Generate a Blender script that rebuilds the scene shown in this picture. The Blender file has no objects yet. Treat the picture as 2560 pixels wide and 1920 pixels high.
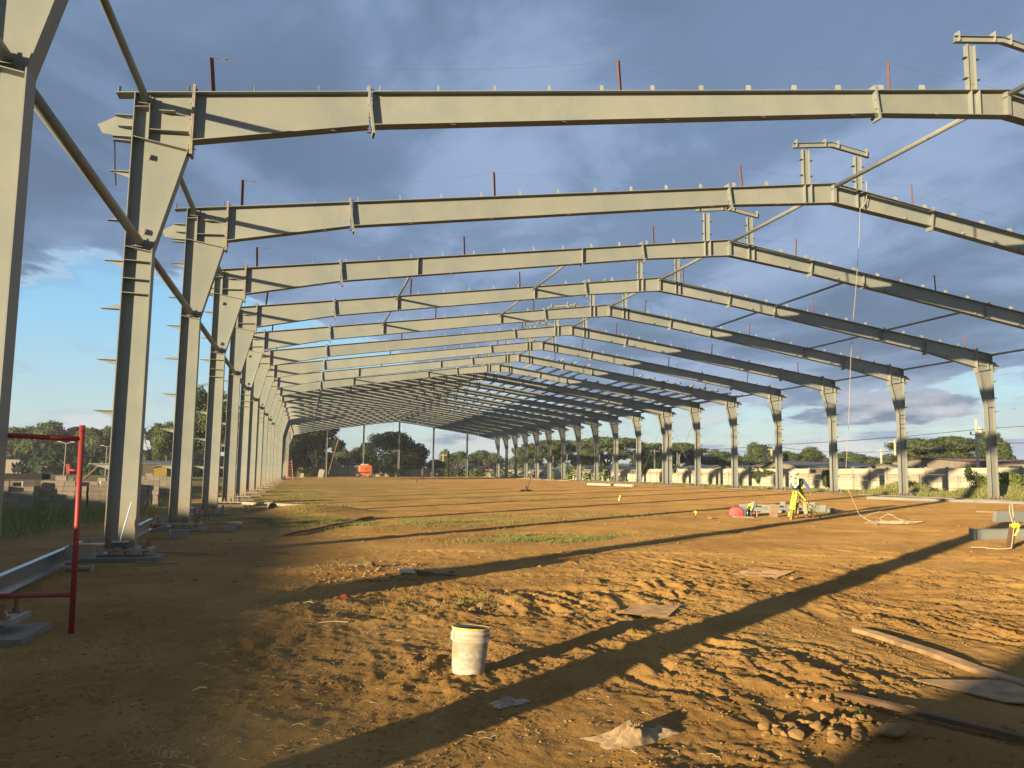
import bpy, bmesh, math, random
import numpy as np
from mathutils import Vector, Matrix
R_ = math.radians
rng = random.Random(7)
sc = bpy.context.scene
COL = sc.collection

# ------------------------------------------------------------------ camera
CAMH = 1.4057
cam_d = bpy.data.cameras.new('camera'); cam = bpy.data.objects.new('camera', cam_d); COL.objects.link(cam)
YAW, PITCH, ROLL, FPX = 0.2516, 0.1095, 0.0146, 1990.7
cy, sy, cp, sp = math.cos(YAW), math.sin(YAW), math.cos(PITCH), math.sin(PITCH)
fw = Vector((sy*cp, cy*cp, sp)); rt = Vector((cy, -sy, 0)); up = rt.cross(fw)
rt2 = math.cos(ROLL)*rt + math.sin(ROLL)*up; up2 = -math.sin(ROLL)*rt + math.cos(ROLL)*up
cam.matrix_world = Matrix(((rt2.x, up2.x, -fw.x, 0), (rt2.y, up2.y, -fw.y, 0), (rt2.z, up2.z, -fw.z, CAMH), (0, 0, 0, 1)))
cam_d.sensor_width = 36; cam_d.lens = 36*FPX/2560; cam_d.clip_start = 0.05; cam_d.clip_end = 4000
sc.camera = cam

# ------------------------------------------------------------------ light and sky
SUN_AZ, SUN_EL = 53.4, 6.2          # direction in which the light travels, seen from above, from +Y towards +X
tr = Vector((math.sin(R_(SUN_AZ))*math.cos(R_(SUN_EL)), math.cos(R_(SUN_AZ))*math.cos(R_(SUN_EL)), -math.sin(R_(SUN_EL))))
sd = bpy.data.lights.new('sun', 'SUN'); so = bpy.data.objects.new('sun', sd); COL.objects.link(so)
sd.energy = 5.0; sd.angle = R_(0.5); sd.color = (1.0, 0.81, 0.53)
so.rotation_euler = tr.to_track_quat('-Z', 'Y').to_euler(); so.location = (-30, -30, 30)
world = bpy.data.worlds.new('World'); sc.world = world; world.use_nodes = True
wn = world.node_tree.nodes; wl = world.node_tree.links; wn.clear()
def N(nodes, t, **kw):
    n = nodes.new(t)
    for k, v in kw.items(): setattr(n, k, v)
    return n
out = N(wn, 'ShaderNodeOutputWorld'); bgs = N(wn, 'ShaderNodeBackground'); bgc = N(wn, 'ShaderNodeBackground'); mx = N(wn, 'ShaderNodeMixShader')
sky = N(wn, 'ShaderNodeTexSky', sky_type='NISHITA'); sky.sun_disc = False
sky.sun_elevation = R_(SUN_EL); sky.sun_rotation = R_(SUN_AZ+180); sky.altitude = 60; sky.air_density = 1.0; sky.dust_density = 0.6; sky.ozone_density = 2.0
wl.new(sky.outputs[0], bgs.inputs[0]); bgs.inputs[1].default_value = 0.10
tc = N(wn, 'ShaderNodeTexCoord'); sep = N(wn, 'ShaderNodeSeparateXYZ'); wl.new(tc.outputs['Generated'], sep.inputs[0])
def wm(op, a, b=None, clamp=False):
    n = N(wn, 'ShaderNodeMath', operation=op); n.use_clamp = clamp
    for i, v in enumerate((a, b)):
        if v is None: continue
        if isinstance(v, (int, float)): n.inputs[i].default_value = v
        else: wl.new(v, n.inputs[i])
    return n.outputs[0]
zc = wm('MAXIMUM', sep.outputs[2], 0.0)
den = wm('ADD', zc, 0.10)
cmb = N(wn, 'ShaderNodeCombineXYZ'); wl.new(wm('DIVIDE', sep.outputs[0], den), cmb.inputs[0]); wl.new(wm('DIVIDE', sep.outputs[1], den), cmb.inputs[1])
def wnoise(scale, detail, rough, off=(0, 0, 0), stretch=(1, 1, 1), dist=0.0):
    mp = N(wn, 'ShaderNodeMapping'); mp.inputs['Location'].default_value = off; mp.inputs['Scale'].default_value = stretch
    mp.inputs['Rotation'].default_value = (0, 0, R_(-25)); wl.new(cmb.outputs[0], mp.inputs[0])
    n = N(wn, 'ShaderNodeTexNoise'); n.inputs['Scale'].default_value = scale; n.inputs['Detail'].default_value = detail
    n.inputs['Roughness'].default_value = rough; n.inputs['Distortion'].default_value = dist; wl.new(mp.outputs[0], n.inputs['Vector'])
    return n.outputs[0]
def wramp(v, a, b, c=0.0, d=1.0):
    n = N(wn, 'ShaderNodeMapRange'); n.interpolation_type = 'SMOOTHSTEP'
    for i, x in zip((1, 2, 3, 4), (a, b, c, d)): n.inputs[i].default_value = x
    wl.new(v, n.inputs[0]); return n.outputs[0]
# coverage: nearly closed deck above, broken bands lower, open to the left of the site
n1 = wnoise(0.55, 9, 0.58, off=(3.1, 1.7, 0), stretch=(1.0, 0.75, 1), dist=0.3)
azx = wm('DIVIDE', sep.outputs[0], wm('MAXIMUM', sep.outputs[1], 0.05))
rightness = wramp(azx, -0.25, 0.75)
deck = wramp(wm('ADD', zc, wm('MULTIPLY', rightness, 0.07)), 0.10, 0.32)
thr = wm('SUBTRACT', 0.605, wm('ADD', wm('MULTIPLY', deck, 0.30), wm('MULTIPLY', rightness, 0.13)))
mask = wramp(wm('SUBTRACT', n1, thr), -0.02, 0.07)
lowfade = wramp(zc, 0.0, 0.07, 0.65, 1.0)
mask = wm('MULTIPLY', wm('MULTIPLY', mask, lowfade), 0.93)
# low pale cumulus bank on the horizon
mp2 = N(wn, 'ShaderNodeMapping'); mp2.inputs['Scale'].default_value = (1, 1, 3.0); wl.new(tc.outputs['Generated'], mp2.inputs[0])
nb = N(wn, 'ShaderNodeTexNoise'); nb.inputs['Scale'].default_value = 7; nb.inputs['Detail'].default_value = 7; nb.inputs['Roughness'].default_value = 0.55; wl.new(mp2.outputs[0], nb.inputs['Vector'])
bank = wm('MULTIPLY', wramp(nb.outputs[0], 0.47, 0.62), wm('MULTIPLY', wramp(zc, 0.0, 0.02), wramp(zc, 0.13, 0.05)))
n2 = wnoise(1.6, 8, 0.6, off=(-2, 4, 0), stretch=(1, 0.7, 1), dist=0.4)
n3 = wnoise(0.35, 4, 0.5, off=(8, 2, 0))
tone = wm('ADD', wm('MULTIPLY', wramp(n2, 0.40, 0.62), 0.6), wm('MULTIPLY', wramp(n3, 0.42, 0.58), 0.4))
cr = N(wn, 'ShaderNodeValToRGB'); wl.new(tone, cr.inputs[0])
cr.color_ramp.elements[0].color = (0.055, 0.080, 0.128, 1); cr.color_ramp.elements[1].color = (0.140, 0.184, 0.270, 1)
e = cr.color_ramp.elements.new(0.5); e.color = (0.082, 0.118, 0.186, 1)
# thin, sun-caught rims where the deck opens
rim = wm('MULTIPLY', wramp(mask, 0.10, 0.45), wramp(mask, 0.85, 0.45))
mrim = N(wn, 'ShaderNodeMix', data_type='RGBA'); wl.new(wm('MULTIPLY', rim, 0.75), mrim.inputs[0]); wl.new(cr.outputs[0], mrim.inputs[6]); mrim.inputs[7].default_value = (0.25, 0.29, 0.35, 1)
mbk = N(wn, 'ShaderNodeMix', data_type='RGBA'); wl.new(bank, mbk.inputs[0]); wl.new(mrim.outputs[2], mbk.inputs[6]); mbk.inputs[7].default_value = (0.30, 0.30, 0.325, 1)
wl.new(mbk.outputs[2], bgc.inputs[0]); bgc.inputs[1].default_value = 1.02
fmask = wm('MAXIMUM', mask, wm('MULTIPLY', bank, 0.6))
wl.new(fmask, mx.inputs[0]); veil = N(wn, 'ShaderNodeValToRGB'); wl.new(zc, veil.inputs[0])
veil.color_ramp.elements[0].color = (0.235, 0.300, 0.325, 1); veil.color_ramp.elements[1].color = (0.050, 0.120, 0.260, 1); veil.color_ramp.elements[1].position = 0.75
for p_, c_ in ((0.07, (0.215, 0.315, 0.365, 1)), (0.17, (0.140, 0.305, 0.450, 1)), (0.32, (0.100, 0.225, 0.390, 1))): e_ = veil.color_ramp.elements.new(p_); e_.color = c_
bgv = N(wn, 'ShaderNodeBackground'); wl.new(veil.outputs[0], bgv.inputs[0]); mv = N(wn, 'ShaderNodeMixShader'); mv.inputs[0].default_value = 0.72
wl.new(bgs.outputs[0], mv.inputs[1]); wl.new(bgv.outputs[0], mv.inputs[2]); wl.new(mv.outputs[0], mx.inputs[1]); wl.new(bgc.outputs[0], mx.inputs[2]); wl.new(mx.outputs[0], out.inputs[0])
sc.view_settings.view_transform = 'Standard'; sc.view_settings.look = 'None'; sc.view_settings.gamma = 1.0
sc.view_settings.use_curve_mapping = False; sc.view_settings.exposure = 1.2
sc.render.engine = 'CYCLES'

# ------------------------------------------------------------------ materials
def mat(name, col, rough=0.7, var=0.0, vscale=3.0, bump=0.0, bscale=40.0, metal=0.0, col2=None, spec=0.5, coord='Object', trans=0.0, rand=0.0):
    m = bpy.data.materials.new(name); m.use_nodes = True; nt = m.node_tree; b = nt.nodes['Principled BSDF']
    b.inputs['Base Color'].default_value = (*col, 1); b.inputs['Roughness'].default_value = rough; b.inputs['Metallic'].default_value = metal
    b.inputs['Specular IOR Level'].default_value = spec
    if rough >= 0.8: b.inputs['Diffuse Roughness'].default_value = 1.0
    t = nt.nodes.new('ShaderNodeTexCoord'); last = None
    if var > 0 or col2:
        n = nt.nodes.new('ShaderNodeTexNoise'); n.inputs['Scale'].default_value = vscale; n.inputs['Detail'].default_value = 6; n.inputs['Roughness'].default_value = 0.65
        nt.links.new(t.outputs[coord], n.inputs['Vector'])
        r = nt.nodes.new('ShaderNodeMapRange'); r.inputs[1].default_value = 0.35; r.inputs[2].default_value = 0.65; nt.links.new(n.outputs[0], r.inputs[0])
        x = nt.nodes.new('ShaderNodeMix'); x.data_type = 'RGBA'
        c2 = col2 if col2 else tuple(min(1, c*(1+var)) for c in col); c1 = col if col2 else tuple(c*(1-var) for c in col)
        x.inputs[6].default_value = (*c1, 1); x.inputs[7].default_value = (*c2, 1); nt.links.new(r.outputs[0], x.inputs[0]); last = x.outputs[2]
    if rand > 0:
        oi = nt.nodes.new('ShaderNodeObjectInfo'); h = nt.nodes.new('ShaderNodeHueSaturation')
        rr = nt.nodes.new('ShaderNodeMapRange'); rr.inputs[3].default_value = 1-rand; rr.inputs[4].default_value = 1+rand; nt.links.new(oi.outputs['Random'], rr.inputs[0])
        nt.links.new(rr.outputs[0], h.inputs['Value'])
        if last: nt.links.new(last, h.inputs['Color'])
        else: h.inputs['Color'].default_value = (*col, 1)
        last = h.outputs[0]
    if last: nt.links.new(last, b.inputs['Base Color'])
    if bump > 0:
        n = nt.nodes.new('ShaderNodeTexNoise'); n.inputs['Scale'].default_value = bscale; n.inputs['Detail'].default_value = 5; nt.links.new(t.outputs[coord], n.inputs['Vector'])
        bp = nt.nodes.new('ShaderNodeBump'); bp.inputs['Strength'].default_value = 1.0; bp.inputs['Distance'].default_value = bump; nt.links.new(n.outputs[0], bp.inputs['Height']); nt.links.new(bp.outputs[0], b.inputs['Normal'])
    return m
STEEL = mat('grey_green_primer', (0.205, 0.224, 0.200), 0.55, 0.0, 0.9, 0.0006, 90, col2=(0.265, 0.262, 0.215), spec=0.3, rand=0.09)
def steel_wear(m):
    nt = m.node_tree; b = nt.nodes['Principled BSDF']; src = b.inputs['Base Color'].links[0].from_socket
    t = nt.nodes.new('ShaderNodeTexCoord'); mp = nt.nodes.new('ShaderNodeMapping'); mp.inputs['Scale'].default_value = (5, 5, 1.2); nt.links.new(t.outputs['Object'], mp.inputs[0])
    n = nt.nodes.new('ShaderNodeTexNoise'); n.inputs['Scale'].default_value = 1.3; n.inputs['Detail'].default_value = 9; n.inputs['Roughness'].default_value = 0.75; nt.links.new(mp.outputs[0], n.inputs['Vector'])
    r = nt.nodes.new('ShaderNodeMapRange'); r.inputs[1].default_value = 0.56; r.inputs[2].default_value = 0.76; r.inputs[4].default_value = 0.6; nt.links.new(n.outputs[0], r.inputs[0])
    x = nt.nodes.new('ShaderNodeMix'); x.data_type = 'RGBA'; x.inputs[7].default_value = (0.24, 0.165, 0.10, 1); nt.links.new(r.outputs[0], x.inputs[0]); nt.links.new(src, x.inputs[6]); nt.links.new(x.outputs[2], b.inputs['Base Color'])
steel_wear(STEEL)
COLSTEEL = STEEL.copy(); COLSTEEL.name = 'primer_with_mud_splash'
def mud(m):
    nt = m.node_tree; b = nt.nodes['Principled BSDF']; src = b.inputs['Base Color'].links[0].from_socket; L = nt.links
    t = nt.nodes.new('ShaderNodeTexCoord'); sp = nt.nodes.new('ShaderNodeSeparateXYZ'); L.new(t.outputs['Object'], sp.inputs[0]); n = nt.nodes.new('ShaderNodeTexNoise'); n.inputs['Scale'].default_value = 9; n.inputs['Detail'].default_value = 8; L.new(t.outputs['Object'], n.inputs['Vector'])
    a = nt.nodes.new('ShaderNodeMapRange'); a.inputs[1].default_value = .95; a.inputs[2].default_value = .0; L.new(sp.outputs[2], a.inputs[0]); c = nt.nodes.new('ShaderNodeMath'); c.operation = 'MULTIPLY'; L.new(a.outputs[0], c.inputs[0])
    d = nt.nodes.new('ShaderNodeMapRange'); d.inputs[1].default_value = .35; d.inputs[2].default_value = .62; d.inputs[4].default_value = .9; L.new(n.outputs[0], d.inputs[0]); L.new(d.outputs[0], c.inputs[1])
    x = nt.nodes.new('ShaderNodeMix'); x.data_type = 'RGBA'; x.inputs[7].default_value = (0.25, 0.15, 0.06, 1); L.new(c.outputs[0], x.inputs[0]); L.new(src, x.inputs[6]); L.new(x.outputs[2], b.inputs['Base Color'])
mud(COLSTEEL)
PLATE = mat('bare_plate_steel', (0.29, 0.25, 0.19), 0.6, 0.2, 8, 0.001, 60)
BOLT = mat('rusty_bolt', (0.20, 0.10, 0.05), 0.6, 0.3, 30)
RUST = mat('red_oxide_angle', (0.20, 0.080, 0.048), 0.7, 0.3, 12, 0.001, 60)
GALV = mat('galvanised_steel', (0.42, 0.45, 0.50), 0.32, 0.1, 6, metal=0.85)
CONC = mat('grey_concrete', (0.21, 0.175, 0.13), 0.9, 0.15, 5, 0.004, 30)
CONCW = mat('pale_concrete', (0.42, 0.36, 0.28), 0.9, 0.12, 6, 0.003, 30)
BLOCK = mat('concrete_block', (0.33, 0.27, 0.20), 0.95, 0.15, 8, 0.003, 50, rand=0.12)
REDP = mat('red_paint', (0.36, 0.024, 0.020), 0.55, 0.0, 14, 0.0008, 60, col2=(0.24, 0.045, 0.028))
WOOD = mat('weathered_wood', (0.29, 0.19, 0.105), 0.85, 0.2, 9, 0.002, 40)
WOODD = mat('dark_wood', (0.12, 0.065, 0.03), 0.85, 0.2, 9, 0.002, 40)
PLY = mat('dusty_plywood', (0.27, 0.165, 0.075), 0.8, 0.35, 7, 0.001, 40)
YEL = mat('fluorescent_yellow', (0.80, 0.85, 0.02), 0.45, 0.05, 10)
BLACK = mat('black_plastic', (0.018, 0.018, 0.02), 0.5)
WHITEP = mat('white_plastic', (0.56, 0.50, 0.38), 0.5, 0.0, 7, col2=(0.40, 0.31, 0.19))
ORANGE = mat('orange_paint', (0.52, 0.12, 0.03), 0.45, 0.1, 4)
RUBBER = mat('tyre_rubber', (0.05, 0.045, 0.04), 0.85, 0.2, 10)
ROPE = mat('pale_rope', (0.42, 0.34, 0.22), 0.85, 0.1, 30)
WIRE = mat('wire', (0.10, 0.10, 0.10), 0.5)
SKIN = mat('skin', (0.32, 0.15, 0.08), 0.6)
BLUEC = mat('blue_grey_cloth', (0.10, 0.13, 0.21), 0.9, 0.2, 20, 0.003, 40)
TAN = mat('tan_trousers', (0.52, 0.34, 0.16), 0.9, 0.15, 15, 0.003, 30)
BOOT = mat('brown_boot', (0.18, 0.09, 0.04), 0.7)
DARKC = mat('dark_cloth', (0.03, 0.025, 0.03), 0.9)
PAPER = mat('crumpled_kraft_paper', (0.31, 0.21, 0.105), 0.8, 0.3, 12, 0.002, 40)
FILM = mat('cloudy_plastic_film', (0.27, 0.19, 0.125), 0.3, 0.2, 14)
LEAF = mat('leaves', (0.068, 0.088, 0.026), 0.6, 0.35, 0.6, rand=0.15, spec=0.2)  # green lightened to stand in for haze over far trees
LEAFD = mat('dark_leaves', (0.017, 0.030, 0.007), 0.6, 0.3, 0.6, rand=0.1, spec=0.15)
LEAFY = mat('yellow_green_leaves', (0.12, 0.15, 0.025), 0.6, 0.3, 0.8, rand=0.1, spec=0.2)
BARK = mat('bark', (0.13, 0.09, 0.055), 0.9, 0.3, 4, 0.01, 12)
GRASSM = mat('grass_blades', (0.15, 0.185, 0.04), 0.7, 0.0, 1.5, col2=(0.27, 0.24, 0.08), spec=0.2)
STRAW = mat('straw', (0.58, 0.46, 0.24), 0.8, 0.2, 5)
GREENS = mat('green_sprout', (0.12, 0.26, 0.03), 0.6)
WALLM = mat('precast_wall', (0.47, 0.42, 0.30), 0.9, 0.0, 1.1, 0.003, 20, col2=(0.36, 0.315, 0.22), rand=0.07)
POSTM = mat('precast_post', (0.30, 0.265, 0.20), 0.9, 0.1, 3, 0.003, 20)
BEIGE = mat('beige_render', (0.20, 0.17, 0.125), 0.9, 0.1, 1.0)
ROOFG = mat('grey_roof_sheet', (0.16, 0.15, 0.15), 0.6, 0.2, 1.5)
WIN = mat('dark_opening', (0.02, 0.02, 0.022), 0.3)
POLE = mat('pole_concrete', (0.52, 0.45, 0.33), 0.85, 0.1, 3)
GRAF = mat('faded_black_paint', (0.10, 0.09, 0.075), 0.9)

# ground material
def ground_mat():
    m = bpy.data.materials.new('red_brown_dirt'); m.use_nodes = True; nt = m.node_tree; b = nt.nodes['Principled BSDF']; L = nt.links
    b.inputs['Roughness'].default_value = 0.95; b.inputs['Specular IOR Level'].default_value = 0.1; b.inputs['Diffuse Roughness'].default_value = 1.0
    t = nt.nodes.new('ShaderNodeTexCoord')
    def noise(s, d=8, r=0.65, scale=(1, 1, 1)):
        mp = nt.nodes.new('ShaderNodeMapping'); mp.inputs['Scale'].default_value = scale; L.new(t.outputs['Object'], mp.inputs[0])
        n = nt.nodes.new('ShaderNodeTexNoise'); n.inputs['Scale'].default_value = s; n.inputs['Detail'].default_value = d; n.inputs['Roughness'].default_value = r; L.new(mp.outputs[0], n.inputs['Vector']); return n.outputs[0]
    def rmp(v, a, b_, c=0, d=1):
        n = nt.nodes.new('ShaderNodeMapRange'); n.interpolation_type = 'SMOOTHSTEP'
        for i, x in zip((1, 2, 3, 4), (a, b_, c, d)): n.inputs[i].default_value = x
        L.new(v, n.inputs[0]); return n.outputs[0]
    def mix(f, a, c):
        x = nt.nodes.new('ShaderNodeMix'); x.data_type = 'RGBA'; L.new(f, x.inputs[0])
        for i, v in ((6, a), (7, c)):
            if isinstance(v, tuple): x.inputs[i].default_value = (*v, 1)
            else: L.new(v, x.inputs[i])
        return x.outputs[2]
    def mul(a, c):
        x = nt.nodes.new('ShaderNodeMath'); x.operation = 'MULTIPLY'; L.new(a, x.inputs[0])
        if isinstance(c, float): x.inputs[1].default_value = c
        else: L.new(c, x.inputs[1])
        return x.outputs[0]
    c = mix(rmp(noise(0.35), 0.38, 0.62), (0.250, 0.134, 0.036), (0.345, 0.198, 0.058))
    c = mix(mul(rmp(noise(3.0, 9, 0.7), 0.5, 0.7), 0.6), c, (0.34, 0.205, 0.078))
    c = mix(mul(rmp(noise(14.0, 6, 0.7), 0.52, 0.72), 0.45), c, (0.15, 0.08, 0.035))
    sx = nt.nodes.new('ShaderNodeSeparateXYZ'); L.new(t.outputs['Object'], sx.inputs[0])
    # dull grassy soil outside, darkened at left for tree shade; worn strips inside
    wo = nt.nodes.new('ShaderNodeMath'); wo.operation = 'ADD'; L.new(sx.outputs[0], wo.inputs[0]); L.new(mul(noise(0.25), 6.0), wo.inputs[1])
    left = rmp(wo.outputs[0], -1.5, -6.0)
    c = mix(left, c, mix(rmp(noise(0.5), 0.4, 0.6), (0.105, 0.078, 0.045), (0.08, 0.075, 0.035)))
    rgt = rmp(sx.outputs[0], 36.4, 37.4)
    c = mix(rgt, c, mix(rmp(noise(0.9), 0.4, 0.6), (0.20, 0.15, 0.065), (0.12, 0.13, 0.045)))
    far = mul(rmp(sx.outputs[1], 26.0, 60.0), rmp(sx.outputs[0], 22.0, 2.0))
    c = mix(mul(mul(far, rmp(noise(0.8, 8, 0.7, (1, 0.35, 1)), 0.40, 0.58)), 0.75), c, (0.15, 0.14, 0.045))
    gr = mul(rmp(noise(0.5, 9, 0.75, (1, 0.6, 1)), 0.56, 0.66), rmp(sx.outputs[1], 14.0, 20.0))
    c = mix(mul(gr, 0.6), c, (0.16, 0.14, 0.05))
    L.new(c, b.inputs['Base Color'])
    # fine crumbs only: everything larger is in the mesh
    nf = noise(45.0, 6, 0.7)
    bp0 = nt.nodes.new('ShaderNodeBump'); bp0.inputs['Distance'].default_value = 0.008; bp0.inputs['Strength'].default_value = 1.0; L.new(nf, bp0.inputs['Height'])
    v = nt.nodes.new('ShaderNodeTexVoronoi'); v.inputs['Scale'].default_value = 22; v.inputs['Randomness'].default_value = 1; mp = nt.nodes.new('ShaderNodeMapping'); L.new(t.outputs['Object'], mp.inputs[0]); L.new(mp.outputs[0], v.inputs['Vector'])
    mm = nt.nodes.new('ShaderNodeMath'); mm.operation = 'MULTIPLY'; L.new(rmp(v.outputs['Distance'], 0.5, 0.15), mm.inputs[0]); L.new(rmp(noise(2.2), 0.45, 0.62), mm.inputs[1])
    bp = nt.nodes.new('ShaderNodeBump'); bp.inputs['Distance'].default_value = 0.014; bp.inputs['Strength'].default_value = 1.0; L.new(mm.outputs[0], bp.inputs['Height']); L.new(bp0.outputs[0], bp.inputs['Normal'])
    nc = noise(7.0, 6, 0.65)
    bp2 = nt.nodes.new('ShaderNodeBump'); bp2.inputs['Distance'].default_value = 0.035; bp2.inputs['Strength'].default_value = 0.7; L.new(nc, bp2.inputs['Height']); L.new(bp.outputs[0], bp2.inputs['Normal'])
    L.new(bp2.outputs[0], b.inputs['Normal'])
    return m
DIRT = ground_mat()
CLOD = mat('dirt_clods', (0.30, 0.18, 0.070), 0.95, 0.2, 9, 0.004, 60, spec=0.1, rand=0.1)

# ------------------------------------------------------------------ helpers
def tag(o, label=None, cat=None, group=None, kind=None):
    if label: o['label'] = label
    if cat: o['category'] = cat
    if group: o['group'] = group
    if kind: o['kind'] = kind
    return o
def empty(name, loc=(0, 0, 0), rz=0, label=None, cat=None, group=None, kind=None):
    o = bpy.data.objects.new(name, None); COL.objects.link(o); o.location = loc; o.rotation_euler = (0, 0, rz); o.empty_display_size = 0.2
    return tag(o, label, cat, group, kind)
def link(name, me, parent=None, loc=None):
    o = bpy.data.objects.new(name, me); COL.objects.link(o)
    if parent: o.parent = parent
    if loc: o.location = loc
    return o
def copy_tree(o, parent=None):
    c = o.copy(); COL.objects.link(c)
    if parent: c.parent = parent
    for ch in o.children: copy_tree(ch, c)
    return c
class MB:
    def __init__(s): s.v = []; s.f = []
    def add(s, vs, fs):
        n = len(s.v); s.v += [tuple(p) for p in vs]; s.f += [tuple(i+n for i in f) for f in fs]; return s
    def box(s, x0, x1, y0, y1, z0, z1):
        return s.add([(x0,y0,z0),(x1,y0,z0),(x1,y1,z0),(x0,y1,z0),(x0,y0,z1),(x1,y0,z1),(x1,y1,z1),(x0,y1,z1)],
                     [(0,3,2,1),(4,5,6,7),(0,1,5,4),(1,2,6,5),(2,3,7,6),(3,0,4,7)])
    def prism(s, poly, y0, y1, axis='Y'):
        n = len(poly); vs = []
        for w in (y0, y1):
            for a, b in poly: vs.append({'Y': (a, w, b), 'Z': (a, b, w), 'X': (w, a, b)}[axis])
        fs = [tuple(range(n)), tuple(range(2*n-1, n-1, -1))] + [(i, i+n, (i+1) % n+n, (i+1) % n) for i in range(n)]
        return s.add(vs, fs)
    def strip(s, pts, t, y0, y1):           # a plate following a line in XZ, thickness t to its left
        for (a, b) in zip(pts[:-1], pts[1:]):
            d = Vector((b[0]-a[0], b[1]-a[1])); d.normalize(); n = Vector((-d.y, d.x))*t
            s.prism([a, b, (b[0]+n.x, b[1]+n.y), (a[0]+n.x, a[1]+n.y)], y0, y1)
        return s
    def tube(s, p, q, r, n=8, r2=None, cap=True):
        p = Vector(p); q = Vector(q); r2 = r if r2 is None else r2; d = (q-p).normalized()
        a = d.orthogonal().normalized(); b = d.cross(a); vs = []
        for c, rr in ((p, r), (q, r2)):
            for i in range(n):
                t = 2*math.pi*i/n; vs.append(c + a*math.cos(t)*rr + b*math.sin(t)*rr)
        fs = [(i, (i+1) % n, (i+1) % n+n, i+n) for i in range(n)]
        if cap: fs += [tuple(range(n-1, -1, -1)), tuple(range(n, 2*n))]
        return s.add(vs, fs)
    def path(s, pts, r, n=6):
        for a, b in zip(pts[:-1], pts[1:]): s.tube(a, b, r, n)
        return s
    def lathe(s, prof, n=28, c=(0, 0, 0)):
        vs = []; fs = []
        for (r, z) in prof:
            for i in range(n):
                t = 2*math.pi*i/n; vs.append((c[0]+r*math.cos(t), c[1]+r*math.sin(t), c[2]+z))
        for k in range(len(prof)-1):
            for i in range(n): fs.append((k*n+i, k*n+(i+1) % n, (k+1)*n+(i+1) % n, (k+1)*n+i))
        return s.add(vs, fs)
    def mirror(s, c):                       # reflect in the plane x = c/2
        s.v = [(c-x, y, z) for x, y, z in s.v]; s.f = [tuple(reversed(f)) for f in s.f]; return s
    def mesh(s, name, m, smooth=False, fix=True):
        me = bpy.data.meshes.new(name); me.from_pydata(s.v, [], s.f)
        if fix:
            bm = bmesh.new(); bm.from_mesh(me); bmesh.ops.recalc_face_normals(bm, faces=bm.faces); bm.to_mesh(me); bm.free()
        me.materials.append(m)
        if smooth:
            me.shade_smooth() if hasattr(me, 'shade_smooth') else None
        return me
    def obj(s, name, m, parent=None, loc=None, smooth=False, fix=True): return link(name, s.mesh(name, m, smooth, fix), parent, loc)
def xform(mb, M):
    mb.v = [tuple(M @ Vector(p)) for p in mb.v]; return mb

# numpy gradient noise -------------------------------------------------
_prm = np.random.RandomState(5).permutation(256); _prm = np.concatenate([_prm, _prm, _prm])
_ang = np.random.RandomState(6).rand(256)*2*np.pi; _gx, _gy = np.cos(_ang), np.sin(_ang)
def pn(x, y, seed=0):
    x = x + seed*17.31; y = y + seed*9.77
    xi = np.floor(x).astype(int); yi = np.floor(y).astype(int); xf = x-xi; yf = y-yi
    u = xf*xf*xf*(xf*(xf*6-15)+10); v = yf*yf*yf*(yf*(yf*6-15)+10)
    def g(ix, iy, dx, dy):
        h = _prm[_prm[ix & 255] + (iy & 255)]; return _gx[h]*dx + _gy[h]*dy
    a = g(xi, yi, xf, yf); b = g(xi+1, yi, xf-1, yf); c = g(xi, yi+1, xf, yf-1); d = g(xi+1, yi+1, xf-1, yf-1)
    return 1.5*((a*(1-u)+b*u)*(1-v) + (c*(1-u)+d*u)*v)
def sstep(x, a, b):
    t = np.clip((x-a)/(b-a), 0, 1); return t*t*(3-2*t)

# ------------------------------------------------------------------ ground
def base_z(x, y):
    x = np.asarray(x, float); y = np.asarray(y, float)
    z = -.22 + .012*(np.clip(x, -3, 36.0)+3)
    z = z - sstep(-x, 4.0, 9.0)*0.14
    z = z - sstep(x, 36.6, 39.0)*0.15
    return z
def rough_z(x, y):
    x = np.asarray(x, float); y = np.asarray(y, float)
    near = 1 - sstep(y, 9.0, 17.0); mid = 1 - sstep(y, 20, 70)
    z = 0.016*pn(x*.33, y*.33, 1) + 0.018*pn(x*.9, y*.9, 2)*(0.25+0.75*near)
    rid = 1-np.abs(pn(x*1.7+.5*pn(x, y, 9), y*1.1, 3))*2.0
    z += 0.017*(rid-0.5)*(0.10*mid+0.90*near)
    # wheel and bucket ruts running roughly along the building on the right
    rr = sstep(x, 1.2, 3.0)*near
    w = x + 0.22*y + 0.30*pn(x*.7, y*.7, 4) + .05*pn(x*3, y*3, 14)
    patch = np.clip(.5+1.6*pn(x*.6, y*.5, 24), .05, 1)
    z += rr*0.020*patch*np.clip(1-np.abs(pn(w*2.6, y*.35, 5))*3.2, -0.4, 1)
    z += rr*0.014*(.5+.5*patch)*np.clip(1-np.abs(pn(w*7.0+.5*pn(x*4, y*4, 16), y*.9, 15))*3.0, -0.4, 1) + rr*0.006*np.clip(1-np.abs(pn(w*17.0, y*2.4, 17))*3.0, -0.4, 1)
    rg2 = 1-2*np.abs(pn(x*6.5, y*5.5, 26)); rg3 = 1-2*np.abs(pn(x*14, y*12, 27))
    z += (0.013*np.maximum(pn(x*4.3, y*4.3, 6), -.1) + 0.010*np.maximum(pn(x*9, y*8, 7), -.15) + .010*rg2*np.clip(.5+pn(x, y, 28), 0, 1) + .0065*rg3)*(0.10*mid+0.90*near)
    z += (0.0085*pn(x*19, y*19, 8) + 0.0055*pn(x*37, y*37, 10))*near
    return z
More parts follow.
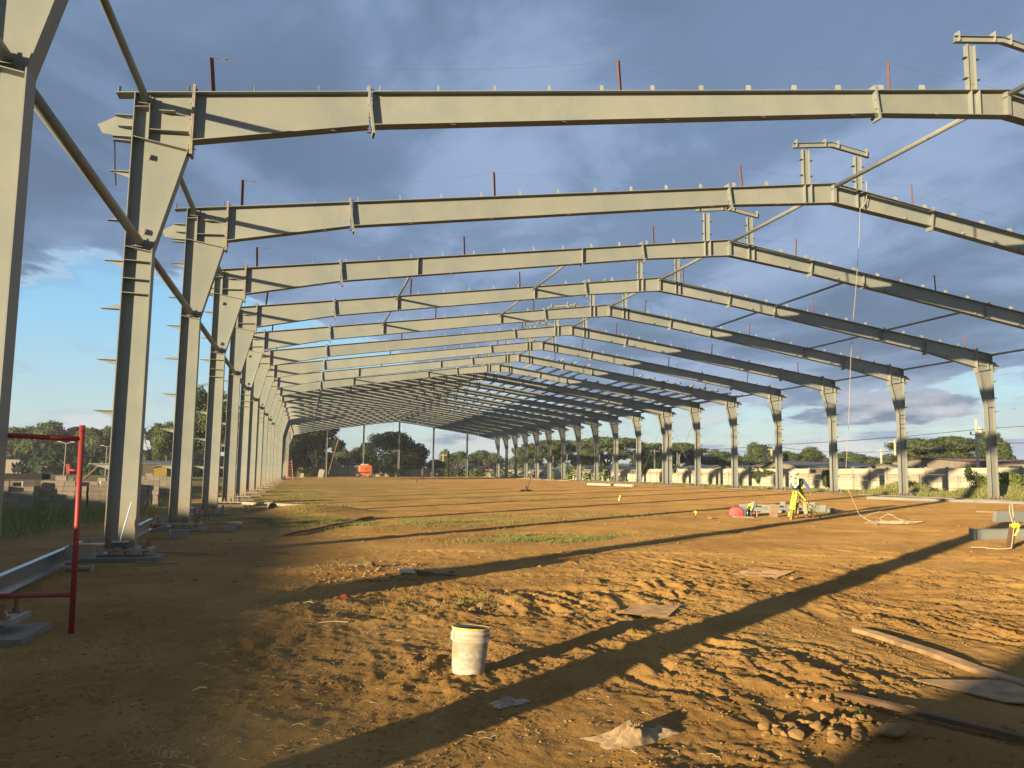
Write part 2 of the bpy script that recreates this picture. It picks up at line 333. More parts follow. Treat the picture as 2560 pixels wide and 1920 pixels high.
TRACKS = [((-1.5, 11.6), (9.0, 8.6), .16), ((-1.5, 12.9), (9.0, 10.1), .16), ((2.6, 3.0), (4.6, 12.5), .13), ((4.3, 3.0), (6.6, 11.5), .13), ((1.5, 16.0), (16, 10.5), .2), ((0, 20.0), (22, 17.0), .25)]
def tracks(x, y):
    z = np.zeros_like(x); m = np.zeros_like(x)
    for (a, b, c, d, w) in [(p[0], p[1], q[0], q[1], w) for p, q, w in TRACKS]:
        L = math.hypot(c-a, d-b); ux, uy = (c-a)/L, (d-b)/L; t = (x-a)*ux+(y-b)*uy; n = -(x-a)*uy+(y-b)*ux + .10*np.sin(t*.8) + .05*pn(t*.9, t*0+b, 3)
        on = sstep(t, 0, .8)*sstep(L-t, 0, 1.2)*np.clip(.75+1.2*pn(t*.7, n*.2, 31), 0, 1); e = np.exp(-(n/w)**4)
        z = z + on*(.45 if w == .13 else 1)*(-.022*e + .020*np.exp(-((np.abs(n)-w*1.35)/(w*.28))**2) + .007*e*np.sin(t*30+18*np.abs(n))); m = np.maximum(m, on*np.exp(-(n/(w*1.6))**4))
    return z, m
def bump_at(x, y, cx, cy, rx, ry, h, rot=0.0):
    c, s = math.cos(rot), math.sin(rot); u = (c*(x-cx)+s*(y-cy))/rx; v = (-s*(x-cx)+c*(y-cy))/ry
    return h*np.exp(-(u*u+v*v))
MOUNDS = [(3.15, 4.35, .42, .22, .045, .3), (3.75, 4.05, .5, .25, .03, -.5), (-1.9, 6.4, .6, .35, .09, .5), (1.15, 12.7, .9, .7, .05, 0), (0.2, 12.9, .7, .6, .06, 0),
          (-.2, 28.5, 1.3, 1.6, .30, .2), (1.3, 29.5, 1.2, 1.2, .20, 0), (-1.5, 27.0, .8, .8, .12, 0)]
def gz(x, y):
    x = np.asarray(x, float); y = np.asarray(y, float); tz, tm = tracks(x, y)
    pm = np.clip(1.0+1.5*pn(x*.38+3, y*.38, 40), .38, 1.35)
    big = 0.016*pn(x*.33, y*.33, 1) + 0.014*pn(x*.9, y*.9, 2)*.6
    z = base_z(x, y) + big + (rough_z(x, y)-big)*pm*(1-.75*tm) + tz
    for m in MOUNDS: z = z + bump_at(np.asarray(x, float), np.asarray(y, float), *m)
    return z
def GZ(x, y): return float(gz(x, y))
def grow(a, step, k, end):
    o = [a]
    while o[-1] < end: o.append(o[-1] + max(step, k*abs(o[-1])))
    return o
ys = [-60., -30., -15., -8., -4., -1., 1.0, 2.0, 2.6]; y = 3.0
while y < 1500:
    ys.append(y); y += 0.0052*y + .006 if y < 34 else (0.03*y if y < 260 else 0.12*y)
xr = grow(7.0, .028, .0062, 46); xr += [50., 56., 64., 75., 90., 110., 140., 190., 260., 400., 700., 1200.]
xl = grow(3.2, .028, .010, 16); xl += [18., 21., 25., 30., 37., 46., 60., 80., 110., 160., 260., 420., 700., 1200.]
xs = [-v for v in reversed(xl)] + list(np.arange(-3.17, 6.99, .028)) + xr
X, Y = np.meshgrid(np.array(xs), np.array(ys)); Z = gz(X, Y)
ny, nx = X.shape; co = np.stack([X.ravel(), Y.ravel(), Z.ravel()], 1).astype(np.float32)
idx = np.arange(nx*ny).reshape(ny, nx); q = np.stack([idx[:-1, :-1].ravel(), idx[:-1, 1:].ravel(), idx[1:, 1:].ravel(), idx[1:, :-1].ravel()], 1).astype(np.int32)
me = bpy.data.meshes.new('ground'); me.vertices.add(len(co)); me.vertices.foreach_set('co', co.ravel())
me.loops.add(q.size); me.loops.foreach_set('vertex_index', q.ravel()); me.polygons.add(len(q)); me.polygons.foreach_set('loop_start', np.arange(0, q.size, 4, dtype=np.int32))
me.update(calc_edges=True); me.materials.append(DIRT); me.shade_smooth()
g = link('ground', me); tag(g, kind='structure')
print('ground quads', len(q))

# ------------------------------------------------------------------ the steel portal frames
CX = 32.9                      # twice the ridge x
TH = 0.139                     # half flange width
FY = {i: 8.42+6.7*i+.14 for i in range(-3, 10)}
FY[10] = 74.93; FY[-1] = 2.2
for i in range(11, 21): FY[i] = 82.69 + 6.7*(i-11)
YEND = 149.6
SL = 0.1418
def zt(x):
    x = min(x, CX-x); return 8.18 + SL*(x+3.28)
def zb(x):
    x = min(x, CX-x)
    P = [(-2.25, 7.39), (0.97, 8.09), (12.66, 9.86), (16.45, 10.31)]
    for (a, za), (b, zb_) in zip(P[:-1], P[1:]):
        if x <= b: return za + (zb_-za)*(x-a)/(b-a)
    return 10.31
def M_(name, mb, m=STEEL, mir=False):
    if mir: mb.mirror(CX)
    return mb.mesh(name, m)
def column_mb(z0):
    b = MB(); b.prism([(-3.27, z0), (-2.80, z0), (-2.815, 5.28), (-2.31, 7.25), (-2.31, 8.29), (-3.27, 8.16)], -.005, .005)
    b.strip([(-3.28, 8.165), (-3.28, z0)], .015, -TH, TH)
    b.strip([(-2.79, z0), (-2.81, 5.28), (-2.30, 7.25)], .015, -TH, TH)
    b.strip([(-3.59, zt(-3.59)-.015), (-2.30, zt(-2.30)-.015)], .015, -TH, TH)      # cap flange with its eave overhang
    return b
def col_extra(z0, odd):
    L = []
    def st(poly, **k):
        b = MB()
        for y0, y1 in ((-TH, -.006), (.006, TH)): b.strip(poly, .012, y0, y1)
        L.append(b)
    st([(-3.26, 7.34), (-2.32, 7.19)]); st([(-2.99, 7.50), (-2.33, 7.54)]); st([(-3.26, 7.90), (-3.00, 7.93)]); st([(-3.00, 7.34), (-3.01, 8.14)])
    st([(-3.26, 5.30), (-2.83, 5.23)]); st([(-2.85, 7.88), (-2.58, 7.90)])
    if odd:
        for z in (5.05, 4.72, 4.46): st([(-3.26, z), (-2.83, z-.01)])
    return L
GIRT_Z = [1.43, 2.36, 3.26, 4.17, 5.04, 5.78, 6.69, 7.27]
def girt_clip():
    b = MB(); b.prism([(-3.296, -.08), (-3.296, .08), (-3.60, .05), (-3.62, -.05)], 0, .01, 'Z')
    b.prism([(-3.296, -.001), (-3.60, -.001), (-3.296, -.09)], -.005, .005)
    return b
def girt_clip_up():
    b = MB(); b.prism([(-3.296, -.08), (-3.296, .08), (-3.60, .05), (-3.62, -.05)], 0, .01, 'Z')
    b.prism([(-3.296, .011), (-3.60, .011), (-3.296, .10)], -.005, .005)
    return b
def rafter_seg(x0, x1, zfun_top=zt, zfun_bot=zb, mids=()):
    xs_ = [x0] + [m for m in mids if x0 < m < x1] + [x1]
    b = MB()
    b.prism([(x, zfun_bot(x)+.012) for x in xs_] + [(x, zfun_top(x)-.012) for x in reversed(xs_)], -.005, .005)
    b.strip([(x, zfun_top(x)-.015) for x in xs_], .015, -TH, TH)
    b.strip([(x, zfun_bot(x)) for x in xs_], .015, -TH, TH)
    return b
def plate_at(x, dx, z0, z1, th=.022):        # pair of bolted splice plates, tilted by dx over its height
    b = MB()
    for s in (-1, 1): b.prism([(x+dx+s*.002, z0), (x+dx+s*(.002+th), z0), (x-dx+s*(.002+th), z1), (x-dx+s*.002, z1)], -TH-.004, TH+.004)
    return b
def bolts_at(x, zs, r=.014):
    b = MB()
    for z in zs:
        for y in (-.09, .09): b.tube((x-.055, y, z), (x+.055, y, z), r, 6)
    return b
CLIPS = [-3.56+1.171*k for k in range(17)]
def purlin_clip():
    b = MB(); b.prism([(-.10, 0), (.10, 0), (.095, .21), (.06, .21), (-.10, .12)], -.005, .005, 'X'); return b
MESH = {}
def build_meshes():
    for side in (0, 1):
        z0 = (0.0, .303)[side]
        MESH['col', side] = M_('column', column_mb(z0), COLSTEEL, side)
        for odd in (0, 1): MESH['stf', side, odd] = [M_('stiffener', b, mir=side) for b in col_extra(z0, odd)]
        MESH['girt', side] = M_('girt_clip', girt_clip(), mir=side); MESH['girtu', side] = M_('girt_clip', girt_clip_up(), mir=side)
        MESH['haunch', side] = M_('rafter', rafter_seg(-2.25, .94), mir=side)
        MESH['mid', side] = M_('rafter', rafter_seg(1.0, 12.62), mir=side)
        MESH['ep', side] = M_('end_plate', plate_at(-2.275, 0, 7.12, 8.46), PLATE, side)
        MESH['sp1', side] = M_('splice_plate', plate_at(.97, .065, 7.93, 8.88), mir=side)
        MESH['sp2', side] = M_('splice_plate', plate_at(12.64, .055, 9.73, 10.54), mir=side)
        MESH['bolts', side] = M_('bolts', bolts_at(-2.275, (7.3, 7.5, 7.8, 8.1, 8.38)), BOLT, side)
        MESH['bolts2', side] = M_('bolts', bolts_at(.97, (8.02, 8.25, 8.5, 8.7, 8.83), .012).add(*(lambda q: (q.v, q.f))(bolts_at(12.64, (9.8, 9.98, 10.2, 10.38, 10.5), .012))), BOLT, side)
        b = MB(); b.prism([(-3.89, 7.55), (-3.57, 7.75), (-3.297, 7.72), (-3.297, 7.36), (-3.80, 7.39)], .02, .03); MESH['bracket', side] = M_('bracket_plate', b, PLATE if 0 else STEEL, side)
        MESH['brst', side] = []
        for z, l in ((7.735, .3), (7.53, .24), (7.33, .32)): b = MB(); b.prism([(-3.296, -.12), (-3.296, .015), (-3.296-l, .015), (-3.296-l, -.08)], z, z+.01, 'Z'); MESH['brst', side].append(M_('bracket_stiffener', b, mir=side))
        # base plate with its anchor bolts
        b = MB(); b.box(-3.62, -2.50, -.24, .24, z0-.045, z0); b.box(-3.60, -3.30, -.006, .006, z0, z0+.17)
        MESH['base', side] = M_('base_plate', b, PLATE, side)
        L = []
        for x in (-3.50, -3.16, -2.92, -2.62):
            for y in (-.185, .185):
                b = MB(); b.box(x-.055, x+.055, y-.05, y+.05, z0, z0+.018); b.tube((x, y, z0+.018), (x, y, z0+.05), .036, 6); b.tube((x, y, z0+.05), (x, y, z0+.14), .019, 8); b.tube((x, y, z0-.10), (x, y, z0-.045), .019, 8)
                L.append(M_('anchor_bolt', b, BOLT, side))
        MESH['abolt', side] = L
        b = MB(); b.box(-3.02, -2.93, -.014, -.006, -.06, .06); b.tube((-2.975, -.014, 0), (-2.975, -.085, 0), .03, 8); b.box(-2.985, -2.965, -.09, -.02, -.05, .05); MESH['wbr', side] = M_('web_bracket', b, PLATE, side)
        for nm, x in (('ms1', 15.34), ('ms2', 15.58)):
            b = MB()
            for y0, y1 in ((-TH, -.006), (.006, TH)): b.prism([(x-.006, zb(x)+.016), (x+.006, zb(x)+.016), (x+.006, zt(x)-.016), (x-.006, zt(x)-.016)], y0, y1)
            MESH[nm, side] = M_('stiffener', b, mir=side)
        # roof monitor post: H section with small clips
        b = MB(); b.box(15.34, 15.355, -.07, .07, 10.8, 12.03); b.box(15.565, 15.58, -.07, .07, 10.8, 12.03); b.box(15.355, 15.565, -.004, .004, 10.84, 12.03)
        MESH['mpost', side] = M_('monitor_post', b, mir=side)
        MESH['mclip', side] = []
        for z in (11.15, 11.68):
            for x0, x1 in ((15.58, 15.70), (15.24, 15.34)): b = MB(); b.box(x0, x1, -.07, .07, z, z+.008); MESH['mclip', side].append(M_('monitor_clip', b, mir=side))
        b = MB(); zz = lambda x: 12.20+SL*(x-15.0)
        b.prism([(15.0, zz(15.0)-.15), (16.45, zz(16.45)-.15), (16.45, zz(16.45)), (15.0, zz(15.0))], -.004, .004)
        b.strip([(15.0, zz(15)-.008), (16.45, zz(16.45)-.008)], .008, -.06, .06); b.strip([(15.0, zz(15)-.158), (16.45, zz(16.45)-.158)], .008, -.06, .06)
        for x in (15.12, 16.2): b.box(x-.004, x+.004, -.09, .09, zz(x)-.14, zz(x)+.12)
        MESH['mbeam', side] = M_('monitor_beam', b, mir=side)
        b = MB(); b.box(-.05, .05, -TH+.01, -.01, 0, .006); b.prism([(-.004, .0), (.004, .0), (.004, .08), (-.004, .08)], -TH+.03, -.006); MESH['tab', side] = M_('brace_tab', b)
    MESH['ridge'] = M_('rafter', rafter_seg(12.67, CX-12.67, mids=(16.45,)))
    b = MB(); b.prism([(16.40, 10.33), (16.50, 10.33), (16.50, 10.92), (16.40, 10.92)], -TH-.003, -.006); b.prism([(16.444, 10.33), (16.456, 10.33), (16.456, 10.93), (16.444, 10.93)], .006, TH); MESH['rst'] = M_('stiffener', b)
    MESH['clip'] = M_('purlin_clip', purlin_clip())
    b = MB()
    for y0, y1 in ((-TH, -.006), (.006, TH)): b.box(-.006, .006, y0, y1, -.66, 0)
    MESH['midst'] = M_('stiffener', b)
build_meshes()
ORD = ['', 'first', 'second', 'third', 'fourth', 'fifth', 'sixth', 'seventh', 'eighth', 'ninth', 'tenth', 'eleventh', 'twelfth', 'thirteenth', 'fourteenth', 'fifteenth', 'sixteenth', 'seventeenth', 'eighteenth', 'nineteenth', 'twentieth', 'twenty-first', 'twenty-second']
MIDST = (3.71, 10.09)
def frame(i, Yc, label, odd):
    t = empty('portal_frame', (0, Yc, 0), 0, label, 'steel frame', 'grey steel portal frames of the hall under construction')
    near = i <= 6
    for s in (0, 1):
        link('column', MESH['col', s], t)
        for m in MESH['stf', s, odd]: link('stiffener', m, t)
        bp = link('base_plate', MESH['base', s], t)
        for m in MESH['abolt', s]: link('anchor_bolt', m, bp)
        for k, z in enumerate(GIRT_Z):
            if s == 1 and z < .5: continue
            link('girt_clip', MESH['girt' if k in (0, 1, 2, 4, 6) or s == 1 and k % 2 else 'girtu', s], t, (0, 0, z))
        link('rafter', MESH['haunch', s], t); link('rafter', MESH['mid', s], t)
        if odd:
            for z in (5.62, 7.02): link('web_bracket', MESH['wbr', s], t, (0, 0, z))
        link('end_plate', MESH['ep', s], t); link('splice_plate', MESH['sp1', s], t); link('splice_plate', MESH['sp2', s], t)
        if near:
            tag(link('bolts', MESH['bolts', s], t), kind='stuff'); tag(link('bolts', MESH['bolts2', s], t), kind='stuff')
        link('bracket_plate', MESH['bracket', s], t); [link('bracket_stiffener', m, t) for m in MESH['brst', s]]
        link('stiffener', MESH['ms1', s], t); link('stiffener', MESH['ms2', s], t)
        if i <= 9:
            link('monitor_post', MESH['mpost', s], t); [link('monitor_clip', m, t) for m in MESH['mclip', s]]; link('monitor_beam', MESH['mbeam', s], t)
        for k, x in enumerate(CLIPS[:16]):
            xx = CX-x if s else x
            link('purlin_clip', MESH['clip'], t, (xx, 0, zt(x)))
            if k % 2 and x > -2 and i <= 12: link('brace_tab', MESH['tab', s], t, (xx+.3, 0, zb(x)+.016))
        if i in (3, 4, 5, 8, 9, 10):
            for x in MIDST:
                xx = CX-x if s else x
                link('stiffener', MESH['midst'], t, (xx, 0, zt(x)-.02))
    link('rafter', MESH['ridge'], t); link('stiffener', MESH['rst'], t)
    return t
num = 0
frames = {}
for i in range(-3, 21):
    if i < 0: lab = 'grey steel portal frame standing behind the camera, its shadow on the dirt'
    else:
        num += 1; lab = f'{ORD[num]} grey-green steel portal frame counted from the camera'
    if i == -2: lab = 'grey steel portal frame two bays behind the camera'
    if i == -3: lab = 'grey steel portal frame three bays behind the camera'
    frames[i] = frame(i, FY[i], lab, i % 2 == 1)
    if i == 10:
        num += 1; frame(i, FY[10]+1.05, f'{ORD[num]} portal frame, set tight behind the tenth as its twin', 0)
frames[0]['label'] = 'nearest grey-green steel portal frame, its column cropped by the left edge'
# gable end: rafter on six slim posts
t = empty('gable_frame', (0, YEND, 0), 0, 'far gable end frame, its rafters carried on six slim posts', 'steel frame')
for s in (0, 1): link('rafter', MESH['haunch', s], t); link('rafter', MESH['mid', s], t); link('column', MESH['col', s], t)
link('rafter', MESH['ridge'], t)
for x in (3.69, 10.32, 16.84, 23.34, 29.8):
    z0 = -.14+.012*(x+3); b = MB(); b.box(x-.15, x-.14, -.14, .14, z0, zb(x)); b.box(x+.14, x+.15, -.14, .14, z0, zb(x)); b.box(x-.14, x+.14, -.005, .005, z0, zb(x)); b.box(x-.3, x+.3, -.25, .25, z0-.04, z0); b.obj('end_post', STEEL, t)

# concrete pads, one under each column
padL = MB(); padL.box(-.62, .66, -.40, .40, -.30, -.0)
bmv = [(x*(1.0 if z > -.1 else 1.03), y, z) for x, y, z in padL.v]; padL.v = bmv
padm = padL.mesh('concrete_pad', CONC); padw = padL.mesh('concrete_pad', CONCW)
for i in range(-3, 21):
    o = link('concrete_pad', padm, None, (-3.03, FY[i]+.02, -.145)); o.rotation_euler = (0, 0, rng.uniform(-.03, .03))
    lab = 'grey concrete pad under a column of the left row' if i > 1 or i < 0 else ('grey concrete pad at the lower left edge of the picture', 'grey concrete pad under the tall column right of the red scaffold')[i]
    if 1 < i <= 9: lab = f'grey concrete pad under the {ORD[i+1]} column of the left row'
    tag(o, lab, 'concrete pad', 'concrete pads under the left columns')
    o = link('concrete_pad', padw, None, (CX+3.03, FY[i]+.02, .165)); tag(o, f'pale concrete pad under the right column of the {ORD[i+1]} frame' if 3 < i < 10 else 'pale concrete pad under a column of the right row', 'concrete pad', 'concrete pads under the right columns')
# pale footing strip along the right row
b = MB(); yy = -20.0
while yy < 150:
    l = rng.uniform(5, 8); dx = rng.uniform(-.02, .02); b.box(35.25+dx, 35.45+dx, yy, yy+l-.03, 0.0, .265+rng.uniform(-.015, .015)); yy += l
tag(b.obj('footing_strip', CONCW), 'low pale concrete strip along the foot of the right columns', 'kerb')

# ------------------------------------------------------------------ struts and purlins
def bay_pairs():
    ks = list(range(-3, 10)); return [(k, FY[k], FY[k+1]) for k in ks if k < 10]
def strut(name, x, z, y0, y1, r, lab, grp):
    b = MB(); L = y1-y0-.02; b.tube((0, .012, 0), (0, L, 0), r, 12); o = b.mesh(name, STEEL, True)
    t = link(name, o, None, (x, y0, z)); tag(t, lab, 'steel pipe', grp)
    for e, yy in ((1, .01), (-1, L)):
        g = MB(); g.box(-.10, .10, min(yy, yy+e*.012), max(yy, yy+e*.012), -.13, .10); g.box(-.12, .12, min(yy, yy+e*.12), max(yy, yy+e*.12), -r-.012, -r); g.obj('gusset', STEEL, t)
    return t
for k, y0, y1 in bay_pairs():
    w = f'between the {ORD[max(k,0)+1]} and {ORD[max(k,0)+2]} frames' if k >= 0 else 'behind the camera'
    strut('pipe_strut', -3.08, 8.06, y0, y1, .066, f'grey pipe strut along the left eave {w}', 'pipe struts between the frames')
    strut('pipe_strut', -3.04, 5.40, y0, y1, .078, f'thick grey pipe strut at the left knees {w}', 'pipe struts between the frames')
    strut('pipe_strut', 16.48, 10.86, y0, y1, .072, f'grey pipe strut along the ridge {w}', 'pipe struts between the frames')
    strut('pipe_strut', CX+3.08, 8.10, y0, y1, .055, f'grey pipe strut along the right eave {w}', 'pipe struts between the frames')
    if k in (3, 4, 8):
        for x, nm in ((3.71, 'lower left slope'), (10.09, 'upper left slope'), (CX-10.09, 'upper right slope'), (CX-3.71, 'lower right slope')):
            strut('pipe_strut', x, zt(x)-.12, y0, y1, .05, f'slim pipe strut on the {nm} {w}', 'pipe struts between the frames')
def zed(L):
    b = MB(); b.box(-.0015, .0015, 0, L, 0, .20); b.box(.0015, .065, 0, L, .197, .20); b.box(-.065, -.0015, 0, L, 0, .003); return b.mesh('purlin', STEEL)
def put_purlins(y0, y1, rows, lab, grp):
    m = zed(y1-y0)
    for s, x in rows:
        xx = CX-x if s else x
        o = link('purlin', m, None, (xx, y0, zt(x)+.012)); o.rotation_euler = (0, (-1 if s == 0 else 1)*math.atan(SL), 0); tag(o, lab, 'purlin', grp)
allr = [(s, x+.01) for s in (0, 1) for x in CLIPS[:17]]
segs = [(FY[9]-.2, FY[11]-.02), (FY[11]+.0, FY[13]-.02), (FY[13], FY[15]-.02), (FY[15], FY[17]-.02), (FY[17], FY[19]-.02), (FY[19], YEND+.2)]
for a, c in segs: put_purlins(a, c, allr, 'thin grey roof purlin laid across the far frames', 'roof purlins over the far frames')
put_purlins(FY[8]-.8, FY[9]-.22, [(1, CLIPS[k]) for k in (12, 13, 14, 15)], 'short run of roof purlin just right of the ridge over the ninth bay', 'first purlins near the ridge')
put_purlins(FY[8]-.7, FY[9]-.22, [(1, CLIPS[k]) for k in range(0, 9)], 'short run of roof purlin above the right eave over the ninth bay', 'first purlins near the right eave')
# crossed bracing cables
def rod(p, q, lab, grp, r=.012):
    b = MB(); b.tube(Vector((0, 0, 0)), Vector(q)-Vector(p), r, 5); o = b.obj('brace_cable', WIRE if 0 else STEEL, None, p); tag(o, lab, 'cable', grp)
for (a, c) in ((9, 10), (10, 11)):
    ya, yc = FY[a]+(1.05 if a == 10 else 0), FY[c]
    for z0, z1 in ((.6, 6.9), (6.9, .6)):
        rod((CX+3.0, ya+.02, z0), (CX+3.0, yc-.02, z1), f'crossed brace cable in the right wall {"before" if a==9 else "behind"} the twin columns', 'crossed wall bracing cables')
    for s in (0, 1):
        for x0, x1 in ((-3.0, 4), (4, 10), (10, 16.2)):
            for u, v in ((x0, x1), (x1, x0)):
                U, V = (CX-u, CX-v) if s else (u, v)
                rod((U, ya+.05, zt(u)-.2), (V, yc-.05, zt(v)-.2), 'thin roof brace cable crossing a bay near the twin frames', 'roof bracing cables')

# red lifeline posts and their wires
def angle_post(h):
    b = MB(); b.box(-.035, -.029, -.035, .035, 0, h); b.box(-.029, .035, .029, .035, 0, h); return b
postm = angle_post(.76).mesh('lifeline_post', RUST)
PX = {i: [-1.91, 5.46, 13.15, 19.6, 26.6, 33.3] for i in range(1, 9)}
PX[1] = [-1.95, 6.25, 13.1, 19.8, 26.6, 33.3]; PX[2] = [-1.93, 5.05, 13.15, 19.6, 26.6, 33.3]; PX[4] = [-1.91, 4.3, 9.41, 17.81, 25.11, 34.6]; PX[5] = [-1.9, 6.5, 12, 18.69, 25.47, 33.15]
for i in range(1, 9):
    tops = []
    for k, x in enumerate(PX[i]):
        o = link('lifeline_post', postm, None, (x, FY[i], zt(x))); o.rotation_euler = (R_(rng.uniform(-4, 4)), R_(rng.uniform(-6, 0) if i < 3 and k < 3 else rng.uniform(-3, 5)), 0)
        tag(o, f'red-brown angle-iron post, {ORD[k+1]} from the left on top of the {ORD[i+1]} frame', 'post', 'lifeline posts on the rafters')
        tops.append(o.rotation_euler.to_matrix() @ Vector((0, 0, .73)) + o.location)
    b = MB()
    for p, q in zip(tops[:-1], tops[1:]):
        pts = [p.lerp(q, t/8) - Vector((0, 0, .22*4*(t/8)*(1-t/8))) for t in range(9)]; b.path(pts, .0028, 4)
    if i < 4:    # looped tail on the first post
        p = tops[0]; pts = [p+Vector((.02+.04*t, -.04, .02*math.sin(t*.9))) for t in range(9)]; b.path(pts, .009, 5)
        pts = [p+Vector((.30+.05*math.cos(a/3), -.05, -.03+.035*math.sin(a/3))) for a in range(20)]; b.path(pts, .007, 5)
    tag(b.obj('lifeline', WIRE if i > 3 else mat('pale_wire', (.14, .14, .14), .5)), f'thin slack wire strung over the posts of the {ORD[i+1]} frame', 'wire', 'lifeline wires')
# torn tape on two girt clips
for (x, y, z, L, s, lab) in ((-3.62, FY[1], 7.27, .62, 1, 'torn strip of tape hanging off the left eave bracket of the second frame'), (-3.62, FY[2], 2.36, .35, -1, 'torn strip of tape blowing off a left bracket of the third frame')):
    pts = [Vector((x+s*.02+.07*s*t/6*(1 if s > 0 else 5)*.8, y+.02*math.sin(t), z-(L*t/6 if s > 0 else .06*math.sin(t*.9)))) for t in range(9)]
    b = MB()
    for a, c in zip(pts[:-1], pts[1:]): b.add([a, c, c+Vector((.018, .02, .01)), a+Vector((.022, .015, .008))], [(0, 1, 2, 3)])
    me = b.mesh('tape', PAPER); o = link('tape', me); tag(o, lab, 'tape')

# ------------------------------------------------------------------ precast boundary walls
def text_mesh(name, s, size, m, parent=None, ext=.002):
    c = bpy.data.curves.new(name, 'FONT'); c.body = s; c.size = size; c.extrude = ext; c.align_x = 'CENTER'; c.align_y = 'CENTER'
    tmp = bpy.data.objects.new('tmp_text', c); COL.objects.link(tmp)
    dg = bpy.context.evaluated_depsgraph_get(); me = bpy.data.meshes.new_from_object(tmp.evaluated_get(dg)); bpy.data.objects.remove(tmp)
    me.materials.clear(); me.materials.append(m); return link(name, me, parent)
pb = MB(); pb.box(-.97, .97, -.025, .025, 0.0, .476); PANEL = pb.mesh('wall_panel', WALLM)
pb = MB(); pb.box(-.075, .075, -.07, .07, -.3, 2.12); WPOST = pb.mesh('wall_post', POSTM)
def wall(p0, ang, n, zfun, label, missing=()):
    t = empty('boundary_wall', (p0[0], p0[1], 0), ang, label, 'wall')
    for k in range(n+1):
        link('wall_post', WPOST, t, (2.1*k, 0, zfun(2.1*k)))
        if k < n:
            for j in range(4):
                if (k, j) in missing: continue
                o = link('wall_panel', PANEL, t, (2.1*k+1.05, rng.uniform(-.006, .006), zfun(2.1*k)+.04+j*.503)); o.scale = (1, 1, 1)
                o.rotation_euler = (rng.uniform(-.01, .01), 0, 0)
    return t
w1 = wall((46, 22), R_(90), 68, lambda s: .16 - .0022*s + .02*math.sin(s*.12), 'long pale precast panel wall behind the right row of columns', {(19, 3), (20, 3), (34, 3)})
w2 = wall((-6, 168), 0, 25, lambda s: -.18, 'pale precast wall across the far end, behind the trees')
gt = text_mesh('graffiti', 'P ELEA', .28, GRAF, w1); gt.rotation_euler = (R_(90), 0, R_(180)); gt.location = (43.65-22, .034, 1.58)
gt2 = text_mesh('graffiti', 'ZR', .26, GRAF, w1); gt2.rotation_euler = (R_(90), 0, R_(180)); gt2.location = (50.8-22, .034, 1.45)

# ------------------------------------------------------------------ buildings beyond the walls
def shed(x0, x1, y0, y1, h, mwall, mroof, label, gable='X', rise=.5, wins=0, doors=0, zb_=-.4, over=.35, cat='house'):
    t = empty('house', ((x0+x1)/2, y0, zb_), 0, label, cat); w = (x1-x0)/2; d = y1-y0
    b = MB()
    if gable == 'X':      # gable faces the camera (-Y)
        b.prism([(-w, 0), (w, 0), (w, h), (0, h+rise), (-w, h)], 0, d); b.obj('wall', mwall, t)
        b = MB(); k = rise/w
        for s in (-1, 1): b.prism([(0, h+rise+.01), (s*(w+over), h-k*over+.01), (s*(w+over), h-k*over+.07), (0, h+rise+.08)], -over, d+over)
    else:
        b.prism([(0, 0), (d, 0), (d, h), (d/2, h+rise), (0, h)], -w, w, 'X'); b.obj('wall', mwall, t)
        b = MB(); k = rise/(d/2)
        for s in (0, 1):
            P = [(d/2, h+rise+.01), (-over, h-k*over+.01), (-over, h-k*over+.07), (d/2, h+rise+.08)]
            if s: P = [(d-u, v) for u, v in P]
            b.prism(P, -w-over, w+over, 'X')
    b.obj('roof', mroof, t)
    for k in range(wins):
        x = -w+(k+.6)*2*w/(wins+.2); z = h-.75
        f = MB(); f.box(x-.62, x+.62, -.05, -.003, z-.03, z+.47); fr = f.obj('window', mwall, t)
        f = MB(); f.box(x-.55, x+.55, -.06, -.051, z+.03, z+.42); f.obj('pane', WIN, fr)
    # render joints
    b = MB()
    for k in range(1, max(2, int(2*w/2.2))): b.box(-w+k*2.2-.04, -w+k*2.2+.04, -.03, -.002, .0, h-.1)
    b.obj('pilaster', mwall, t)
    return t
def paint(n, c): return mat(n, c, .8, .1, 2)
GREENW = paint('mint_green_wall', (.10, .46, .30)); REDW = paint('coral_red_wall', (.55, .06, .05)); YELW = paint('yellow_wall', (.75, .62, .06)); NAVY = paint('dull_blue_wall', (.08, .10, .14)); PINKR = paint('pink_roof_sheet', (.50, .28, .26)); BLUER = paint('blue_grey_sheet', (.30, .42, .60))
shed(38.3, 40.8, 190, 198, 3.0, BEIGE, ROOFG, 'small beige house behind the far wall, left of the yellow one', wins=1)
shed(32.3, 34.0, 190, 196, 2.9, YELW, ROOFG, 'small yellow house behind the far wall')
shed(37.7, 41.2, 187, 193, 2.7, GREENW, ROOFG, 'mint green house behind the far wall beside a red roof')
shed(39.2, 42.6, 178, 184, 2.3, REDW, REDW, 'low coral red shed in front of the far mint green house', rise=.7)
shed(48.0, 51.8, 162, 170, 2.55, NAVY, ROOFG, 'dull blue shed showing over the right wall')
shed(49.8, 54.3, 156, 163, 2.3, GREENW, GREENW, 'mint green house showing over the right wall', rise=.5)
shed(54.6, 57.6, 156, 163, 2.3, REDW, REDW, 'coral red roofed house right of the mint green one', rise=.5)
shed(50.6, 60.0, 137, 146, 2.6, BEIGE, ROOFG, 'long grey roofed house over the right wall', 'Y', .5)
shed(51.0, 55.4, 96, 104, 2.55, BEIGE, ROOFG, 'beige gabled house behind the middle of the right wall', rise=.45, wins=1)
shed(52.7, 55.6, 86, 92, 2.75, BEIGE, ROOFG, 'small beige hut with flat grey roof behind the right wall', rise=.2)
shed(53.0, 64.0, 78, 87, 2.85, BEIGE, ROOFG, 'long beige house with grey ridge roof behind the surveyor', 'Y', .55, wins=4)
